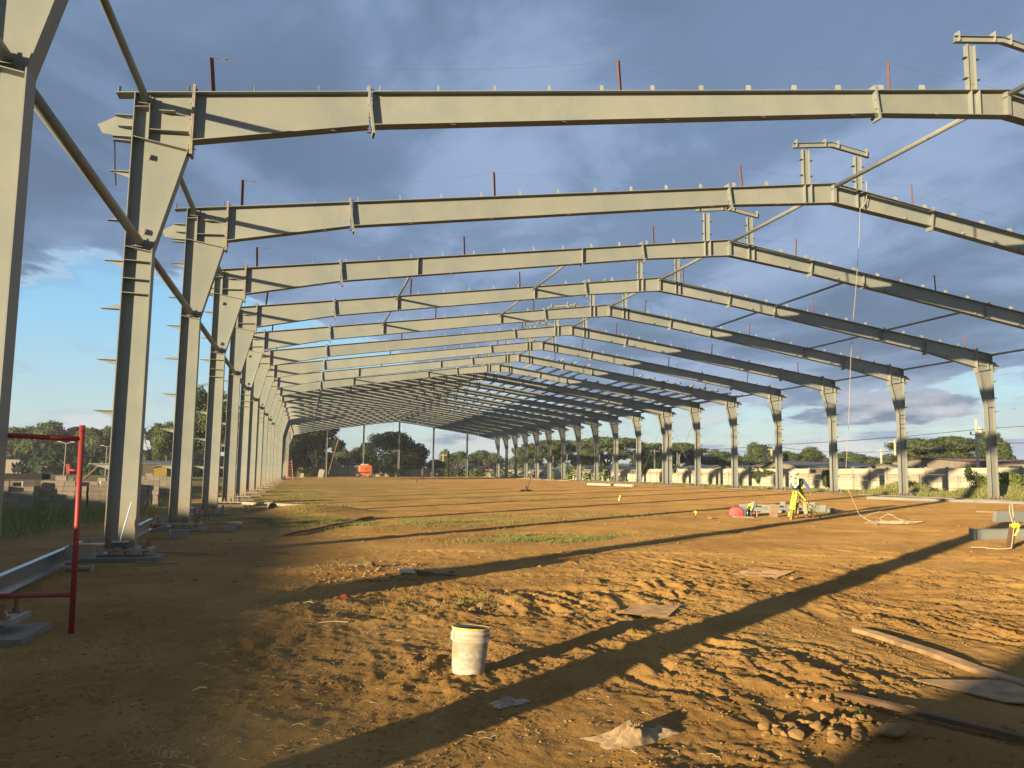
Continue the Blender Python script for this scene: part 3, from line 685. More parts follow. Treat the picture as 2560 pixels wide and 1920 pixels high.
shed(57.5, 65.0, 66, 74, 2.65, BEIGE, ROOFG, 'low beige building with pilasters right of the long house', 'Y', .4)
shed(58.6, 74.0, 60, 70, 3.3, BEIGE, paint('dark_red_roof_edge', (.10, .05, .05)), 'tall beige block wall building with dark roof edge at the right edge', 'Y', .35, wins=5)
shed(56.6, 58.3, 57, 60, 2.05, BEIGE, BLUER, 'low lean-to with a bright blue-grey roof sheet behind the right wall', rise=.1)
shed(64, 76, 95, 103, 3.0, BEIGE, ROOFG, 'beige hall with grey roof further back on the right', 'Y', .5)

# utility poles
def upole(x, y, top, arm=False, transf=False, lab=''):
    t = empty('utility_pole', (x, y, -.5), 0, lab, 'pole', 'utility poles behind the walls'); b = MB(); b.tube((0, 0, 0), (0, 0, top+.5), .16, 8, .10); b.obj('pole', POLE, t)
    if arm: b = MB(); b.box(-.9, .9, -.05, .05, top+.1, top+.22); b.obj('crossarm', POLE, t)
    if transf:
        b = MB(); b.lathe([(0, 0), (.24, 0), (.26, .1), (.26, .75), (.2, .82), (0, .82)], 14, (.38, 0, top-1.0)); b.obj('transformer', WHITEP, t)
        b = MB(); b.box(-.6, .1, -.04, .04, top-.9, top-.84); b.tube((-.6, 0, top-.9), (-.6, 0, top-.6), .07, 8); b.obj('bracket', POLE, t)
PO = [(33.7, 200, 5.6, 1), (35.6, 190, 4.8, 0), (36.4, 190, 5.2, 0), (37.8, 176, 4.4, 1), (40.2, 176, 4.2, 0), (41.3, 176, 4.7, 0), (47.7, 187, 5.3, 0), (48.5, 168, 4.5, 0), (49, 156, 4.6, 0), (50.8, 156, 4.5, 0), (50.0, 150, 5.3, 0), (51.5, 136, 4.7, 0), (51.7, 130, 4.4, 0),
      (52.2, 114, 5.2, 1), (51.1, 104, 4.4, 0), (51.9, 105, 4.3, 0), (56.3, 90, 4.5, 0), (56.8, 90.5, 5.3, 1), (57.3, 90, 5.0, 1), (81.8, 100, 5.5, 1), (75.8, 90, 6.4, 1)]
names = ['left of the yellow house', 'just right of the yellow house', 'beside its twin right of the yellow house']
for k, (x, y, z, a) in enumerate(PO): upole(x, y, z, a, False, f'pale utility pole {"with a crossarm" if a else "without crossarm"}, {ORD[k+1] if k < 22 else k} along the skyline from the left')
upole(57.4, 58, 6.6, 0, 1, 'tall pale pole with a transformer can, near the right edge')
b = MB(); b.tube((26.7, 152, -.2), (26.7, 152, 5.2), .12, 6); tag(b.obj('dark_pole', BARK), 'single dark slim post standing before the far wall', 'post')
def cable(p, q, sag, lab):
    p, q = Vector(p), Vector(q); pts = [p.lerp(q, t/14)-Vector((0, 0, sag*4*(t/14)*(1-t/14))) for t in range(15)]
    b = MB(); b.path(pts, .035, 4); tag(b.obj('power_line', WIRE), lab, 'power line', 'power lines over the houses')
cable((57.4, 58, 4.9), (75.8, 90, 6.2), 1.0, 'upper sagging line from the transformer pole to the pole behind it')
cable((57.4, 58, 4.6), (56.8, 90, 5.2), .9, 'lower sagging line from the transformer pole leftwards')
cable((57.4, 58, 5.7), (56.8, 90.5, 5.25), .2, 'nearly straight line from the transformer pole leftwards')
cable((57.4, 58, 4.5), (64, 30, 5.6), .5, 'line leaving the transformer pole to the right')
cable((57.4, 58, 5.7), (60, 30, 6.9), .2, 'higher line leaving the transformer pole to the right')
cable((56.8, 90.5, 5.2), (52.2, 114, 5.1), .3, 'line between the poles over the long house')
cable((52.2, 114, 5.1), (50, 150, 5.2), .5, 'line between poles over the grey roofed house')
cable((50, 150, 5.2), (41.3, 176, 4.7), .4, 'line between poles before the far trees')
# street lamps on the left
for x, y, z, d, lab in ((-31.5, 120, 5.0, 1, 'double-headed street lamp before the far left trees'), (-33, 150, 5.3, 1, 'floodlight mast among the dark trees on the left'), (-20.7, 112, 4.6, 1, 'double street lamp between the second and third columns')):
    t = empty('street_lamp', (x, y, -.7), 0, lab, 'street lamp'); b = MB(); b.tube((0, 0, 0), (0, 0, z), .07, 6, .05); b.obj('pole', POLE, t)
    b = MB(); b.path([(-.8, 0, z+.25), (0, 0, z), (.8, 0, z+.25)], .045, 5); b.obj('arm', POLE, t)
    for s in (-1, 1): b = MB(); b.box(s*.8-.25, s*.8+.25, -.12, .12, z+.18, z+.28); b.obj('lamp_head', WHITEP, t)

# ------------------------------------------------------------------ trees
def crown_mesh(name, blobs, n, leaf, m, seed, fill=.55):
    r = np.random.RandomState(seed); B = np.array(blobs, float); w = (B[:, 3]*B[:, 4]*B[:, 5])**(.67); w /= w.sum()
    k = r.choice(len(B), n, p=w); d = r.normal(size=(n, 3)); d /= np.linalg.norm(d, axis=1)[:, None]
    rad = fill + (1.03-fill)*r.rand(n)**.6
    lump = 1 + .16*np.sin(d[:, 0]*5+k*1.3)*np.cos(d[:, 1]*6+k) + .10*np.sin(d[:, 2]*9+k*2)
    c = B[k, :3] + d*B[k, 3:6]*(rad*lump)[:, None]
    nrm = d + r.normal(size=(n, 3))*.55; nrm /= np.linalg.norm(nrm, axis=1)[:, None]
    a = np.cross(nrm, r.normal(size=(n, 3))); a /= np.linalg.norm(a, axis=1)[:, None]; b = np.cross(nrm, a)
    s = leaf*(.6+.8*r.rand(n))[:, None]
    V = np.stack([c-a*s, c-b*s*.55, c+a*s, c+b*s*.55], 1).reshape(-1, 3).astype(np.float32)
    me = bpy.data.meshes.new(name); me.vertices.add(len(V)); me.vertices.foreach_set('co', V.ravel())
    me.loops.add(len(V)); me.loops.foreach_set('vertex_index', np.arange(len(V), dtype=np.int32)); me.polygons.add(n); me.polygons.foreach_set('loop_start', np.arange(0, 4*n, 4, dtype=np.int32))
    me.update(calc_edges=True); me.materials.append(m); return me
def trunk_mesh(name, h, r, tips, seed):
    q = random.Random(seed); b = MB(); fork = Vector((0, 0, h*.35)); b.tube((0, 0, -.3), fork, r, 8, r*.75)
    for t in tips:
        t = Vector(t); mid = fork.lerp(t, .5)+Vector((q.uniform(-.3, .3), q.uniform(-.3, .3), .4)); b.tube(fork, mid, r*.5, 6, r*.33); b.tube(mid, t, r*.33, 6, r*.1)
        for _ in range(2):
            e = t+Vector((q.uniform(-1.2, 1.2), q.uniform(-1.2, 1.2), q.uniform(.1, 1))); b.tube(mid, e, r*.16, 5, r*.05)
    return b.mesh(name, BARK)
def rblobs(seed, n, W, Hh, zc, size, flat=.75, top=None):
    q = random.Random(seed); L = []
    for _ in range(n):
        a = q.uniform(0, 2*math.pi); rr = W*math.sqrt(q.random())*.72; z = zc+q.uniform(-.5, .5)*Hh
        f = 1-.45*max(0, (z-zc)/(Hh*.6)); s = size*q.uniform(.7, 1.25)
        L.append((rr*f*math.cos(a), rr*f*math.sin(a), z, s, s, s*flat))
    return L
# unit-ish trees: 10 m tall, about 11 m wide
TM = {}
TM['broad'] = (crown_mesh('crown', rblobs(1, 22, 5.6, 4.6, 6.2, 1.75), 16000, .20, LEAF, 1), trunk_mesh('trunk', 8, .38, [(2, 1, 6), (-2.4, .4, 6.2), (.3, -2, 7), (-.5, 2, 7.5), (3.3, -1, 5)], 1))
TM['broad2'] = (crown_mesh('crown', rblobs(2, 19, 5.0, 5.4, 5.8, 1.7), 15000, .20, LEAF, 2), trunk_mesh('trunk', 8, .34, [(1.5, 1.5, 6), (-2, -1, 6.5), (.2, 2, 7.2)], 2))
TM['spread'] = (crown_mesh('crown', rblobs(3, 24, 7.2, 2.2, 7.8, 1.7, .42)+rblobs(13, 9, 5.5, 1.6, 5.6, 1.4, .5), 16000, .19, LEAF, 3), trunk_mesh('trunk', 8, .40, [(3.5, 1, 7), (-3.5, .4, 7), (.3, -3, 7.3), (-1, 3, 7.5), (5, -1, 6.6), (-5, 1, 6.8)], 3))
TM['dark'] = (crown_mesh('crown', rblobs(4, 26, 5.8, 7.0, 5.3, 1.8, .8), 20000, .22, LEAFD, 4, .4), trunk_mesh('trunk', 8, .42, [(3, 1, 6), (-3, .4, 6.2), (.3, -2, 8), (4.4, 0, 7.6)], 4))
TM['loose'] = (crown_mesh('crown', rblobs(6, 26, 6.0, 7.5, 5.8, 1.15, .8), 16000, .19, LEAFD, 6, .3), trunk_mesh('trunk', 8, .36, [(3.4, 1, 7), (-3, .4, 8), (.3, -2, 9), (4.6, 0, 5.6), (-4.4, .5, 5)], 6))
TM['light'] = (crown_mesh('crown', rblobs(5, 15, 4.2, 5.0, 5.6, 1.5, .9), 6500, .26, LEAFY, 5), trunk_mesh('trunk', 8, .26, [(1.5, 1, 6), (-2, .4, 6.2)], 5))
mg = [(0, 0, 4.6, 5.6, 5.6, 4.2)]
q_ = random.Random(9)
for _ in range(60):
    a = q_.uniform(0, 2*math.pi); e = q_.uniform(-.55, 1.45); mg.append((5.3*math.cos(a)*math.cos(e), 5.3*math.sin(a)*math.cos(e), 4.6+4.0*math.sin(e), 1.05, 1.05, .85))
TM['mango'] = (crown_mesh('crown', mg, 34000, .17, LEAFD, 9, .8), trunk_mesh('trunk', 5, .5, [(2, 1, 4), (-2, .4, 4.2)], 9))
def tree(kind, x, y, h, w, label, group='trees around the site', rz=None):
    c, t = TM[kind]; e = empty('tree', (x, y, float(base_z(x, y))-.1), rng.uniform(0, 6.28) if rz is None else rz, label, 'tree', group)
    k = h/10.0; e.scale = (w/12.5, w/12.5, k); link('crown', c, e); link('trunk', t, e); return e
TL = [('broad', -61, 195, 10.5, 17, 'pale-tipped broad tree at the far left edge'), ('broad2', -52.5, 187, 11.5, 15, 'tall round tree behind the top of the red scaffold'), ('spread', -46.5, 190, 10.6, 13, 'dark tree right of the red scaffold post'),
      ('broad', -41.5, 182, 10.3, 11, 'open-topped tree left of the second column'), ('dark', -50, 200, 8, 26, 'dark mass of a low tree behind the left field'), ('dark', -60, 205, 8, 24, 'dark low tree at the far left behind the others'),
      ('loose', -29.5, 172, 10.0, 10, 'slim dark tree seen between the second and third columns'), ('broad2', -24.5, 168, 9.4, 10, 'feathery tree left of the third column'), ('broad', -21, 135, 9.2, 7.5, 'bright green tree just left of the third column'),
      ('broad', -11.4, 103, 12.0, 10.5, 'tall tree rising behind the fourth column'), ('broad2', -7.9, 112, 10.8, 10, 'tall tree behind the fifth column'), ('dark', -8.5, 158, 11.0, 12, 'dark tree behind the crowded left columns'),
      ('dark', -1.0, 160, 11.5, 14, 'big dark tree under the far left end of the roof'), ('loose', 2.8, 163, 11.4, 12.5, 'big dark tree with ragged branches behind the first gable post'), ('broad2', 8.2, 195, 7.2, 9, 'grey-green tree between the ragged tree and the mango tree'), ('broad2', 13.5, 200, 7.3, 10, 'soft green tree touching the left side of the mango tree'), ('light', 4.6, 190, 5.3, 8, 'low green tree under the ragged tree'),
      ('mango', 17.0, 161, 9.6, 14.0, 'dense round mango-like tree in the middle behind the hall'), ('dark', 27.5, 172, 3.7, 7, 'small dark bush-like tree right of the mango tree'), ('broad', 27, 215, 5.0, 10, 'low tree behind the far yellow house'), ('light', 35.0, 205, 7.2, 5, 'slim pale tree behind the far green house'), ('broad', 43, 232, 7.4, 13, 'row tree left of the last right columns'), ('broad2', 52, 232, 8.0, 14, 'row tree behind the last right columns'),
      ('broad', 62, 222, 9.0, 15, 'row tree behind the crowd of right columns'), ('spread', 57.5, 182, 9.6, 15, 'wide dark umbrella tree behind the thirteenth column'), ('light', 52.5, 168, 7.6, 6, 'bright yellow-green tree before the umbrella tree'), ('spread', 68.5, 176, 10.4, 17, 'largest umbrella tree behind the right columns'), ('broad', 62.5, 172, 7, 10, 'bushy tree filling below the umbrella trees'), ('broad2', 78, 174, 8.0, 12, 'grey-green tree right of the largest umbrella tree'),
      ('spread', 62.5, 128, 7.2, 12, 'umbrella tree behind the twin columns'), ('broad', 57, 124, 6.0, 10, 'round tree just left of the twin columns'), ('broad', 82, 146, 6.6, 11, 'low round tree right of the twin columns'), ('broad2', 75, 142, 6.2, 9, 'dark round tree beside the tenth column'), ('broad', 74.5, 120, 7.1, 8, 'round tree behind the three slim poles'), ('broad2', 88, 125, 6.9, 9, 'rounded tree above the long house'), ('broad', 82, 122, 5.8, 8, 'low tree left above the long house'),
      ('broad', 104, 134, 6.4, 13, 'flat row tree right of the long house'), ('broad2', 108, 128, 6.7, 9, 'small round tree left of the acacia'), ('broad', 98, 112, 6.8, 7, 'round tree left of the wide acacia'), ('spread', 83.5, 90, 7.3, 12.5, 'wide pale acacia near the right edge'), ('broad2', 83.0, 82, 7.8, 8, 'round tree behind the transformer pole'), ('broad', 76, 86, 4.6, 12, 'low bushy tree under the acacia')]
for a in TL: tree(*a)
# far wooded belt that closes the horizon
def belt(name, pts, n, h, m, seed, lab, leaf=.75):
    r = random.Random(seed); B = []
    for (x0, y0), (x1, y1) in zip(pts[:-1], pts[1:]):
        L = math.hypot(x1-x0, y1-y0); k = int(L/7)
        for j in range(k):
            f = (j+r.random())/k; s = r.uniform(3.0, 5.2); B.append((x0+(x1-x0)*f, y0+(y1-y0)*f+r.uniform(-6, 6), h*r.uniform(.25, .6), s*1.3, s, s*.75))
    o = link(name, crown_mesh(name, B, n, leaf, m, seed)); tag(o, lab, 'woodland', kind='stuff')
belt('far_woodland', [(-150, 300), (0, 330), (160, 300), (330, 230), (420, 160)], 26000, 6, LEAF, 31, 'far belt of trees along the horizon')
belt('hedge', [(-95, 215), (-42, 170), (-12, 150)], 9000, 2.8, LEAFD, 32, 'dark hedge across the back of the left field')
o = link('creepers', crown_mesh('creepers', [(46.6+rng.uniform(-.3, 1.2), yy, 1.6+rng.uniform(-.3, .5), .8, 1.6, .55) for yy in (63, 73, 75, 78, 93, 104, 121)]+[(45.8, 63.2, 1.2, .25, .5, .8), (45.85, 74.6, 1.3, .2, .4, .7), (45.85, 47.2, 1.8, .12, .25, .5)], 16000, .13, LEAF, 33)); tag(o, 'green creepers and scrub hanging over the top of the right wall', 'creepers', kind='stuff')
b = MB(); b.box(-64, -44, 172, 172.4, -.6, 2.3); tag(b.obj('far_wall', CONCW), 'strip of sunlit pale wall behind the left field', 'wall')
shed(-22.5, -15.5, 112, 118, 2.1, paint('olive_wall', (.10, .09, .05)), ROOFG, 'long low grey roofed shed between the left columns', 'Y', .35)
shed(-18.3, -16.8, 108.5, 111.5, 1.7, paint('shaded_yellow_wall', (.30, .22, .03)), ROOFG, 'yellow kiosk beside the low shed on the left', rise=.15)  # kiosk yellow darkened to carry the shade it stands in
# made-up blocks out of frame to the left, added to shade the site edge
shed(-42, -30, -70, 12, 4.21, CONC, ROOFG, 'long unseen block added left of the site to shade its edge', 'X', 0.02, cat='shade block')
shed(-42, -30, 14, 60, 3.35, CONC, ROOFG, 'lower unseen shade block added next to the long one left of the site', 'X', 0.02, cat='shade block')
b = MB(); hp = [(-1.6, 0), (-1.1, .8), (-.4, 1.6), (.3, 2.0), (.9, 1.3), (1.5, .5), (1.9, 0)]; b.lathe([(1.9, 0), (1.5, 1.0), (.9, 1.9), (.4, 2.25), (0, 2.3)], 14); b.v = [(x*(1+.2*math.sin(y*4)), y*(1+.15*math.sin(x*5)), z*(1+.12*math.sin(x*6+y*3))) for x, y, z in b.v]; tag(b.obj('unseen_shade_heap', CLOD, None, (-10.5, -6.9, -.3)), 'unseen heap added behind the camera on the left to shade the ground', 'shade heap')  # made-up heap out of view, casts shade on the lower right ground

# ------------------------------------------------------------------ grass and weeds
def blades(name, pts, m, h, w, seed, lab=None, lean=.5, cat='grass', kind='stuff'):
    r = np.random.RandomState(seed); P = np.array(pts, float); n = len(P); a = r.rand(n)*6.283; hh = h*(.4+.9*r.rand(n)); d = np.stack([np.cos(a), np.sin(a), 0*a], 1)
    l = r.rand(n)*6.283; ln = np.stack([np.cos(l), np.sin(l), 0*l], 1)*(hh*lean*r.rand(n))[:, None]
    V = np.stack([P-d*w, P+d*w, P+ln+np.stack([0*a, 0*a, hh], 1)], 1).reshape(-1, 3).astype(np.float32)
    me = bpy.data.meshes.new(name); me.vertices.add(len(V)); me.vertices.foreach_set('co', V.ravel()); me.loops.add(len(V)); me.loops.foreach_set('vertex_index', np.arange(len(V), dtype=np.int32))
    me.polygons.add(n); me.polygons.foreach_set('loop_start', np.arange(0, 3*n, 3, dtype=np.int32)); me.update(calc_edges=True); me.materials.append(m)
    o = link(name, me); tag(o, lab, cat, kind=kind); return o
def scatter(cx, cy, rx, ry, n, seed, clump=.5):
    r = np.random.RandomState(seed); x = cx+rx*r.normal(size=n)*.55; y = cy+ry*r.normal(size=n)*.55
    keep = pn(x*1.1, y*1.1, 3) > -.12+clump*.2*r.rand(n); x, y = x[keep], y[keep]; return np.stack([x, y, gz(x, y)-.005], 1)
G = np.concatenate([scatter(5.4, 17.8, 1.8, 1.1, 9000, 1), scatter(4.2, 23.5, 2.6, 1.8, 8000, 2), scatter(0.6, 24.0, 1.6, 2.2, 6000, 3), scatter(0.2, 33, 1.8, 5.5, 9000, 4), scatter(-.2, 25.5, 1.2, 2.0, 6000, 14), scatter(12, 40, 6, 6, 4000, 15), scatter(-.6, 48, 2.0, 12, 9000, 5), scatter(8.5, 26, 4, 1.5, 4000, 6), scatter(1.8, 9.9, .8, .7, 500, 7)])
blades('grass', G, GRASSM, .07, .006, 11, 'thin grass growing in patches on the dirt floor', 1.2)
G = np.concatenate([scatter(-.62, 5.02, .17, .15, 330, 8), scatter(.95, 13.3, .35, .3, 300, 9), scatter(-.4, 11.0, 1.1, 2.4, 900, 12)])
blades('dry_grass', G, STRAW, .035, .0022, 12, 'wisps of dry grass near the left shade edge', 2.2)
r = np.random.RandomState(21)
def strip_pts(x0, x1, y0, y1, n, dens=None):
    x = x0+(x1-x0)*r.rand(n); y = y0+(y1-y0)*r.rand(n)**1.5; z = base_z(x, y)+np.maximum(0, WM(x, y)); return np.stack([x, y, z], 1)
WMD = [(39.2, 38.6, 1.5, 2.6, 1.0), (38.8, 44.5, 1.0, 1.6, .55), (40.5, 33.5, 1.5, 3.0, .75), (42.5, 49.5, 1.8, 2.4, .95), (43.3, 30.5, 1.2, 3, .7), (41.5, 41.5, 1.2, 1.5, .5)]
def WM(x, y):
    z = np.zeros_like(x)
    for a in WMD: z = z + a[4]*np.exp(-((x-a[0])/a[2])**2-((y-a[1])/a[3])**2)
    return z
blades('weeds', strip_pts(36.6, 45.6, 26, 100, 42000), GRASSM, .26, .02, 13, 'sunlit weeds and grass between the right columns and the wall', .9, 'weeds')
X2, Y2 = np.meshgrid(np.linspace(36.5, 45.7, 60), np.linspace(24, 60, 180)); Z2 = base_z(X2, Y2)+WM(X2, Y2)*(1+.25*pn(X2*2.2, Y2*2.2, 2))-.02
V = np.stack([X2.ravel(), Y2.ravel(), Z2.ravel()], 1); idx = np.arange(V.shape[0]).reshape(X2.shape); F = np.stack([idx[:-1, :-1].ravel(), idx[:-1, 1:].ravel(), idx[1:, 1:].ravel(), idx[1:, :-1].ravel()], 1)
me = bpy.data.meshes.new('weed_bank'); me.from_pydata(V.tolist(), [], F.tolist()); me.materials.append(mat('weedy_soil', (.22, .17, .07), .95, 0, 1.5, .02, 8, col2=(.13, .15, .04))); me.shade_smooth(); tag(link('weed_bank', me), kind='structure')
# leafy shrubs on the heaps
for k, (x, y, s, h, m_, lab) in enumerate([(39.0, 38.4, 1.25, .75, LEAFY, 'round green shrub left of the second right column'), (40.8, 35.4, 1.2, .4, GRASSM, 'yellowing heap of cut weeds between the two right columns'), (42.6, 31.2, 1.3, .5, LEAF, 'green shrub behind the foot of the nearest right column'), (41.8, 29.2, 1.0, .5, LEAF, 'shaded green shrub at the right edge'), (44.0, 33.6, .6, .45, LEAF, 'dark weed clump against the wall near the right edge'), (43.5, 45.5, .5, .45, LEAF, 'small thistly bush at the wall foot'), (41.5, 54, .7, .3, LEAF, 'low weed tuft behind the surveyor')]):
    bl = [(rng.uniform(-s, s)*.7, rng.uniform(-s, s)*.7, h*rng.uniform(.2, .6), s*.45, s*.45, h*.45) for _ in range(9)]
    o = link('shrub', crown_mesh('shrub', bl, 3000, .055, m_, 50+k), None, (x, y, float(base_z(x, y)+WM(np.array(x), np.array(y)))-.05)); tag(o, lab, 'shrub', 'shrubs along the right wall')
# reeds and corn-like plants along the far wall
bl = MB(); q_ = random.Random(3)
for k in range(26):
    z = q_.uniform(.1, 1.3); a = q_.uniform(0, 6.28); l = q_.uniform(.35, .6); d = Vector((math.cos(a), math.sin(a), 0)); p = Vector((0, 0, z)); s_ = Vector((-d.y, d.x, 0))*.06
    bl.add([p-s_, p+s_, p+d*l*.6+Vector((0, 0, .25))+s_*.7, p+d*l+Vector((0, 0, .05))], [(0, 1, 2, 3)])
bl.tube((0, 0, 0), (0, 0, 1.5), .025, 5); pm = bl.mesh('tall_plant', LEAFY, fix=False)
for k in range(64):
    if k < 34: x, y = 24.5+k*.62+rng.uniform(-.2, .2), 160+rng.uniform(-2, 3)
    elif k < 52: x, y = 43+rng.uniform(-1.2, 1.5), 104+(k-34)*3.1
    else: x, y = -4+(k-52)*1.5+rng.uniform(-.4, .4) if k < 58 else 8+(k-52)*.9, 158+rng.uniform(-1, 3)
    o = link('tall_plant', pm, None, (x, y, float(base_z(x, y)))); o.rotation_euler = (0, 0, rng.uniform(0, 6)); s_ = rng.uniform(.6, 1.35); o.scale = (s_*1.2, s_*1.2, s_); tag(o, 'tall green leafy plant growing along the foot of the far wall', 'plant', 'tall plants along the walls')
# thin weeds standing against the near right wall
for k in range(14):
    x, y = 45.3, 34+k*1.9+rng.uniform(-.5, .5); b = MB(); b.tube((0, 0, 0), (rng.uniform(-.15, .15), rng.uniform(-.1, .1), rng.uniform(1.0, 1.7)), .014, 4); tag(b.obj('dry_stalk', BARK, None, (x, y, .0)), 'thin dry weed stalk standing against the pale wall', 'stalk', 'dry stalks by the wall')
# tall yellowish grass by the blocks, left
x = -9.5+2.2*r.normal(size=5000); y = 29+2.5*r.normal(size=5000); blades('tall_grass', np.stack([x, y, base_z(x, y)], 1), GRASSM, .38, .015, 14, 'tall dry grass in front of the concrete block stacks', .8)
x = -16+10*r.rand(16000); y = 18+40*r.rand(16000); k_ = pn(x*.5, y*.5, 2) > 0; blades('rough_grass', np.stack([x, y, base_z(x, y)], 1)[k_], GRASSM, .14, .012, 15, 'rough low grass on the shaded ground left of the hall', 1.0)

# ------------------------------------------------------------------ block stacks on the left
bm_ = MB(); bm_.box(-.195, .195, -.095, .095, 0.004, .19); BM = bm_.mesh('block', BLOCK)
def blockstack(x, y, rz, nx_, ny_, nz, lab, seed):
    q = random.Random(seed); t = empty('block_stack', (x, y, GZ(x, y)-.02), rz, lab, 'concrete blocks', 'stacks of concrete blocks on the left')
    for i in range(nx_):
        for j in range(ny_):
            top = nz + q.choice((-1, 0, 0, 0, 1, 1, 0))
            for k in range(top):
                if 0 < i < nx_-1 and 0 < j < ny_-1 and k < top-2: continue
                if k >= nz and q.random() < .4: continue
                o = link('block', BM, t, (i*.40+q.uniform(-.012, .012), j*.2+q.uniform(-.008, .008), k*.195)); o.rotation_euler = (0, 0, q.uniform(-.03, .03) if k < nz else q.uniform(-.3, .3))
blockstack(-11.2, 33.4, .25, 4, 4, 5, 'leftmost stack of grey concrete blocks with sunlit top course', 1)
blockstack(-9.6, 34.4, .10, 4, 4, 6, 'stack of blocks just left of the red scaffold post', 2)
blockstack(-7.95, 34.6, .3, 2, 3, 5, 'narrow block stack directly behind the red scaffold post', 3)
blockstack(-7.2, 35.6, .15, 4, 4, 6, 'stack of concrete blocks right of the red scaffold post', 4)
blockstack(-9.6, 53, .1, 5, 4, 6, 'shaded block stack between the second and third columns', 5)
blockstack(-11.8, 44, .1, 8, 4, 5, 'low block stack behind the leftmost ones', 6)
b = MB(); b.tube((0, 0, 0), (.75, .2, .85), .05, 6); tag(b.obj('leaning_pole', WOOD, None, (-9.6, 39.5, .72)), 'wooden pole leaning up from the block stacks', 'pole')
b = MB(); b.box(-1.3, 1.3, -.6, .6, 0, .25); tag(b.obj('dark_sheets', DARKC, None, (-12.5, 40, .75)), 'dark sheets lying over the blocks', 'sheets')

# ------------------------------------------------------------------ red scaffold frame
t = empty('scaffold_frame', (-2.12, 8.72, 0), 0, 'red painted scaffold frame standing at the left edge, half sunlit', 'scaffold')
z0 = GZ(-2.12, 8.72)
def redtube(n, p, q, r, par=t): b = MB(); b.tube(p, q, r, 14); return b.obj(n, REDP, par, smooth=True)
redtube('upright', (0, 0, z0), (-.035, 0, 1.80), .026); redtube('upright', (-1.22, .0, z0), (-1.25, 0, 1.80), .026)
redtube('ledger', (-.03, 0, 1.665), (-1.22, 0, 1.70), .025); redtube('ledger', (-.01, 0, .155), (-1.22, 0, .16), .023)
l = redtube('lock_pin', (-.03, 0, 1.35), (-.13, 0, 1.36), .012); b = MB(); b.prism([(-.14, 1.31), (-.115, 1.33), (-.12, 1.41), (-.155, 1.42), (-.15, 1.36)], -.01, .01); b.obj('lock_hook', REDP, l)
l = redtube('lock_pin', (-.005, 0, .45), (-.10, 0, .45), .012); b = MB(); b.tube((-.035, -.031, 1.74), (-.035, -.027, 1.74), .009, 8); b.obj('pin_hole', BLACK, t)

# galvanised channel lying along the left columns
def channel(p, q, h, lab):
    p, q = Vector(p), Vector(q); L = (q-p).length; b = MB(); b.box(-.002, .002, 0, L, 0, h); b.box(.002, .075, 0, L, h-.003, h); b.box(.002, .075, 0, L, 0, .003); b.box(.0725, .075, 0, L, h-.022, h-.003)
    o = b.obj('steel_channel', GALV, None, p); d = (q-p); o.rotation_euler = (math.atan2(d.z, math.hypot(d.x, d.y)), 0, -math.atan2(d.x, d.y)); tag(o, lab, 'steel channel'); return o
channel((-3.50, 9.7, -.20), (-3.62, 14.9, -.12), .26, 'long shiny galvanised channel lying on edge left of the red scaffold')
channel((-3.40, 15.7, -.16), (-3.50, 20.6, -.06), .24, 'galvanised channel propped on blocks behind the tall column')
channel((-3.4, 22.4, -.16), (-3.45, 27.6, -.10), .22, 'galvanised channel lying behind the third column')
# hollow concrete blocks, boards and rubble at the column feet
def hollow(x, y, z, rz, lab, tilt=0):
    t = empty('hollow_block', (x, y, z), rz, lab, 'concrete block'); b = MB()
    b.box(-.20, .20, -.10, -.07, 0, .19); b.box(-.20, .20, .07, .10, 0, .19)
    for a in (-.20, -.015, .17): b.box(a, a+.03, -.07, .07, 0, .19)
    b.obj('block_shell', BLOCK, t); return t
g0 = GZ(-3.2, 13.9)
h_ = hollow(-3.30, 13.80, g0-.01, .05, 'lower hollow concrete block left of the tall column foot, its holes dark'); h_.rotation_euler = (R_(90), 0, .05)
hollow(-3.30, 13.78, g0+.19, .08, 'upper concrete block of the pair left of the tall column foot')
b = MB(); b.box(-.22, .26, -.12, .14, 0, .03); o = b.obj('board', WOOD, None, (-3.25, 13.85, g0+.385)); o.rotation_euler = (0, 0, .12); tag(o, 'short board lying on the blocks left of the tall column', 'board')
hollow(-2.72, 19.7, GZ(-2.7, 19.7), .3, 'upright concrete block under the end of the propped channel').rotation_euler = (0, 0, .4)
boards = [(-2.1, 15.9, .9, .07, -.1, 'pale splinter board beside the tall column foot'), (-2.4, 21.3, 1.5, .1, -.12, 'long thin board in front of the third column foot'), (-2.2, 24.2, .8, .14, .2, 'sunlit board between the third and fourth columns'), (-1.8, 26.2, 1.7, .12, -.05, 'thin plank between the third and fourth columns'), (-1.7, 31.0, .9, .12, 0, 'short plank by the fifth column foot'), (-2.3, 14.4, .7, .06, -.15, 'narrow lath in front of the tall column pad')]
for x, y, l, w, a, lab in boards:
    b = MB(); b.box(-l/2, l/2, -w/2, w/2, 0, .028); o = b.obj('plank', WOOD, None, (x, y, GZ(x, y)+.03)); o.rotation_euler = (0, R_(rng.uniform(-2, 2)), a); tag(o, lab, 'plank')
for k, (x, y, rz, z, lab) in enumerate([(-1.80, 21.75, .1, 0, 'lower sunlit concrete brick near the third column'), (-1.62, 21.95, .0, .0, 'second sunlit concrete brick beside the first'), (-1.68, 21.9, .15, .10, 'concrete brick lying on the pair near the third column'), (-1.5, 37.5, 0, 0, 'single bright brick by the sixth column')]):
    b = MB(); b.box(-.17, .17, -.09, .09, 0, .11); o = b.obj('brick', BLOCK, None, (x, y, GZ(x, y)+z)); o.rotation_euler = (0, 0, rz); tag(o, lab, 'brick')
